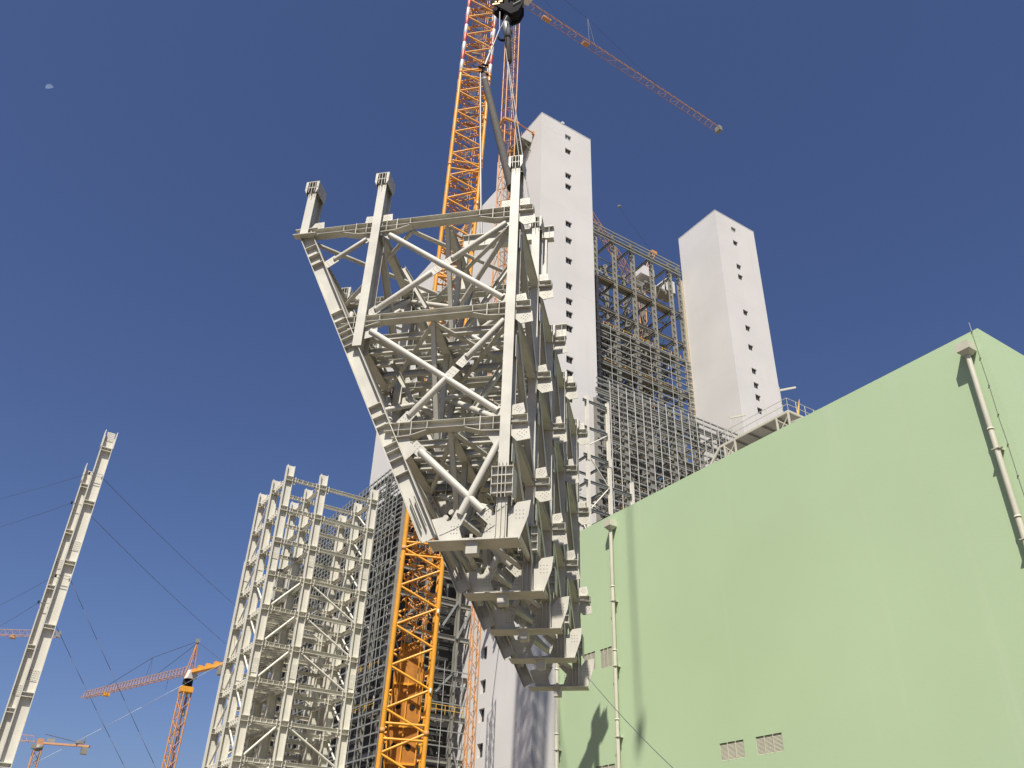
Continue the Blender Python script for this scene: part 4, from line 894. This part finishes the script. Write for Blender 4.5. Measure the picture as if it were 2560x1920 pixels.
# ------------------------------------------------------------ hook, slings, tag lines
HX, HY = 18.15, 31.2
hk = thing('hook_block', 'black and yellow striped crane hook block at the top edge', 'hook', (HX, HY, 53.6))
hb = MX.Translation(V((18.35, 31.25, 55.7))) @ MX.Rotation(math.radians(-40), 4, 'Z')
for y0 in (-.5, .38):
    m_ = MB(); m_.poly([(-1.0, y0, 1.6), (-1.1, y0, .3), (-.8, y0, -.2), (-.2, y0, -.75), (.35, y0, -1.35), (.85, y0, -1.1), (1.15, y0, -.3), (1.1, y0, 1.6)], (0, .12, 0), hb); m_.build('cheek_plate', BLACK, hk)
m_ = MB(); m_.poly([(.25, -.3, 1.5), (.25, -.3, -1.1), (.8, -.3, -1.0), (1.0, -.3, -.2), (1.0, -.3, 1.5)], (0, .6, 0), hb); m_.build('guard', BLACK, hk)
for i in range(7):
    m_ = MB(); x0 = -.95 + i * .16; z0 = -.28 + i * .27 + (.0 if i % 2 else .03); L2 = .62 - .04 * abs(i - 3)
    m_.poly([(x0, -.54, z0), (x0 + L2, -.54, z0 + .04), (x0 + L2, -.54, z0 + .18), (x0, -.54, z0 + .14)], (0, .035, 0), hb); m_.build('yellow_stripe', YELLOW, hk)
for q in ((-.1, .5, .5, .1), (.4, .2, .9, .9), (.5, -.5, 1.0, -.1)): bar(hk, 'lever', (q[0], -.58, q[1]), (q[2], -.56, q[3]), .07, .07, ROPE, 'T6', None, hb)
for x in (-.6, -.2, .2, .6): bar(hk, 'sheave', (x - .05, 0, .3), (x + .05, 0, .3), 1.3, 1.3, BLACK, 'T20', None, hb)
tube(hk, 'swivel', (18.3, 31.2, 53.5), (18.45, 31.15, 55.0), .62, BLACK, 16)
m_ = MB(); pr_ = None
for i in range(19):                                                     # ram's-horn hook, one side
    t = i / 18 * math.pi * 1.45; c = V((18.2, 31.2, 52.6)) + (V((.70, -.72, 0)) * math.sin(t) * .42) + V((0, 0, math.cos(t) * .62)); 
    if pr_: m_.bar(pr_, c, .30 - .008 * i, .30 - .008 * i, 'T10')
    pr_ = c
m_.build('hook', BLACK, hk)
for dx in (-.3, -.1, .1, .3): tube(hk, 'hoist_rope', (18.55 + dx, 31.1 + dx * .3, 57.3), (23.6 + dx, 44.6, 98), .04, DROPE, 6)
def segs(par, name, pts, dia, m, n=8):
    for a, b in zip(pts[:-1], pts[1:]): tube(par, name, a, b, dia, m, n)
N1 = V((17.3, 30.3, 51.3)); SH = V((16.5, 30.7, 46.9))
s1 = thing('lifting_sling', 'grey wire sling dropping from the hook to the front of the module', 'sling', N1)
tube(s1, 'sling_leg', (17.95, 30.5, 53.6), N1, .07, ROPE); tube(s1, 'sling_leg', (17.25, 30.3, 53.2), N1, .07, ROPE)
tube(s1, 'sling_leg', N1, N1.lerp(SH, .6), .09, ROPE); tube(s1, 'sling_sleeve', N1.lerp(SH, .6), SH, .2, ROPE, 10)
for i in range(4): 
    c = SH + V((.16 * math.cos(i * 1.6), .16 * math.sin(i * 1.6), -.25 + .2 * i)); tube(s1, 'shackle', c - V((.2, .1, .1)), c + V((.2, -.1, .1)), .14, BLACK, 8)
P1 = fl(-3.0, 5.7, 31.15)
s2 = thing('lifting_sling', 'grey sling hanging straight down inside the yellow boom to the truss', 'sling', SH)
segs(s2, 'sling_leg', [SH - V((.15, 0, .3)), SH.lerp(P1, .5) - V((.1, 0, .2)), P1], .13, ROPE, 8)
P2 = fl(-.32, .45, 28.7)
s3 = thing('lifting_sling', 'thick dark fabric sling from the shackles to the right front column', 'sling', SH)
tube(s3, 'sling_leg', SH - V((-.05, .1, .4)), SH.lerp(P2, .12), .30, WEB, 12); tube(s3, 'sling_leg', SH.lerp(P2, .12), P2, .40, WEB, 14); tube(s3, 'sling_band', SH.lerp(P2, .1), SH.lerp(P2, .12), .42, ROPE, 14)
P3 = fl(-.35, 9.6, 29.8)
s4 = thing('lifting_sling', 'dark sling and rope falling from the hook in front of the orange mast', 'sling', (18.6, 31, 52))
tube(s4, 'sling_leg', (18.35, 31.0, 52.3), (18.75, 31.3, 50.2), .42, WEB, 12); tube(s4, 'sling_eye', (18.1, 30.95, 53.4), (18.4, 31.0, 52.2), .52, ROPE, 14)
tube(s4, 'rope_leg', (18.6, 31.3, 50.6), P3, .07, ROPE, 8); tube(s4, 'rope_leg', (18.3, 31.1, 51.2), fl(-.8, 9.6, 29.8), .06, ROPE, 8)
wire('tag_line', 'thin tag line running down right from the module across the green wall', fl(.55, 18.7, 12.6), (24.5, 22.3, 4.2), .35, .03, DROPE)
wire('tag_line', 'slack rope looped between the front column and base plate of the module', fl(.28, -.42, 13.55), fl(-2.0, -.4, 12.2), .12, .025, DROPE)

# auxiliary hook of a crane above the view; its shadow falls on the green wall
ah = thing('hook_block', 'auxiliary hook on its ropes whose blurred shadow falls on the green wall', 'hook', (6.6, 9.83, 70.02))
for dx in (-.07, .07): 
    for dy in (-.05, .05): tube(ah, 'hoist_rope', (6.6 + dx, 9.83 + dy, 70.82), (6.6 + dx, 9.83 + dy, 140), .04, DROPE, 6)
box(ah, 'cheek_plate', (6.4, 9.65, 70.02), (6.8, 10.01, 70.92), BLACK); tube(ah, 'hook_shank', (6.6, 9.83, 69.42), (6.6, 9.83, 70.02), .2, BLACK, 10)

# ------------------------------------------------------------ moon (only the lit half is built, so its phase is in the shape)
mp = V((-439.0, 3444.7, 3254.5)); R_ = 17.5
me = MB(); tov = (V((0, 0, 1.6)) - mp).normalized(); upl = (up * .9 - rt * .25).normalized()
lit = (upl * 0.96 + tov * 0.18).normalized(); e_a = lit.cross(tov).normalized(); e_b = e_a.cross(lit)
nr, ns = 8, 24
me.v.append(tuple(lit * R_))
for i in range(1, nr + 1):
    t = i / nr * math.radians(84)
    for j in range(ns): q = 2 * math.pi * j / ns; me.v.append(tuple((lit * math.cos(t) + (e_a * math.cos(q) + e_b * math.sin(q)) * math.sin(t)) * R_))
for j in range(ns): me.f.append((0, 1 + j, 1 + (j + 1) % ns))
for i in range(nr - 1):
    for j in range(ns): a = 1 + i * ns; me.f.append((a + j, a + ns + j, a + ns + (j + 1) % ns, a + (j + 1) % ns))
me.sm = [True] * len(me.f)
mo = me.build('moon', MOON); mo.matrix_basis = MX.Translation(mp); tag(mo, 'pale half moon in the blue sky at upper left', 'moon')
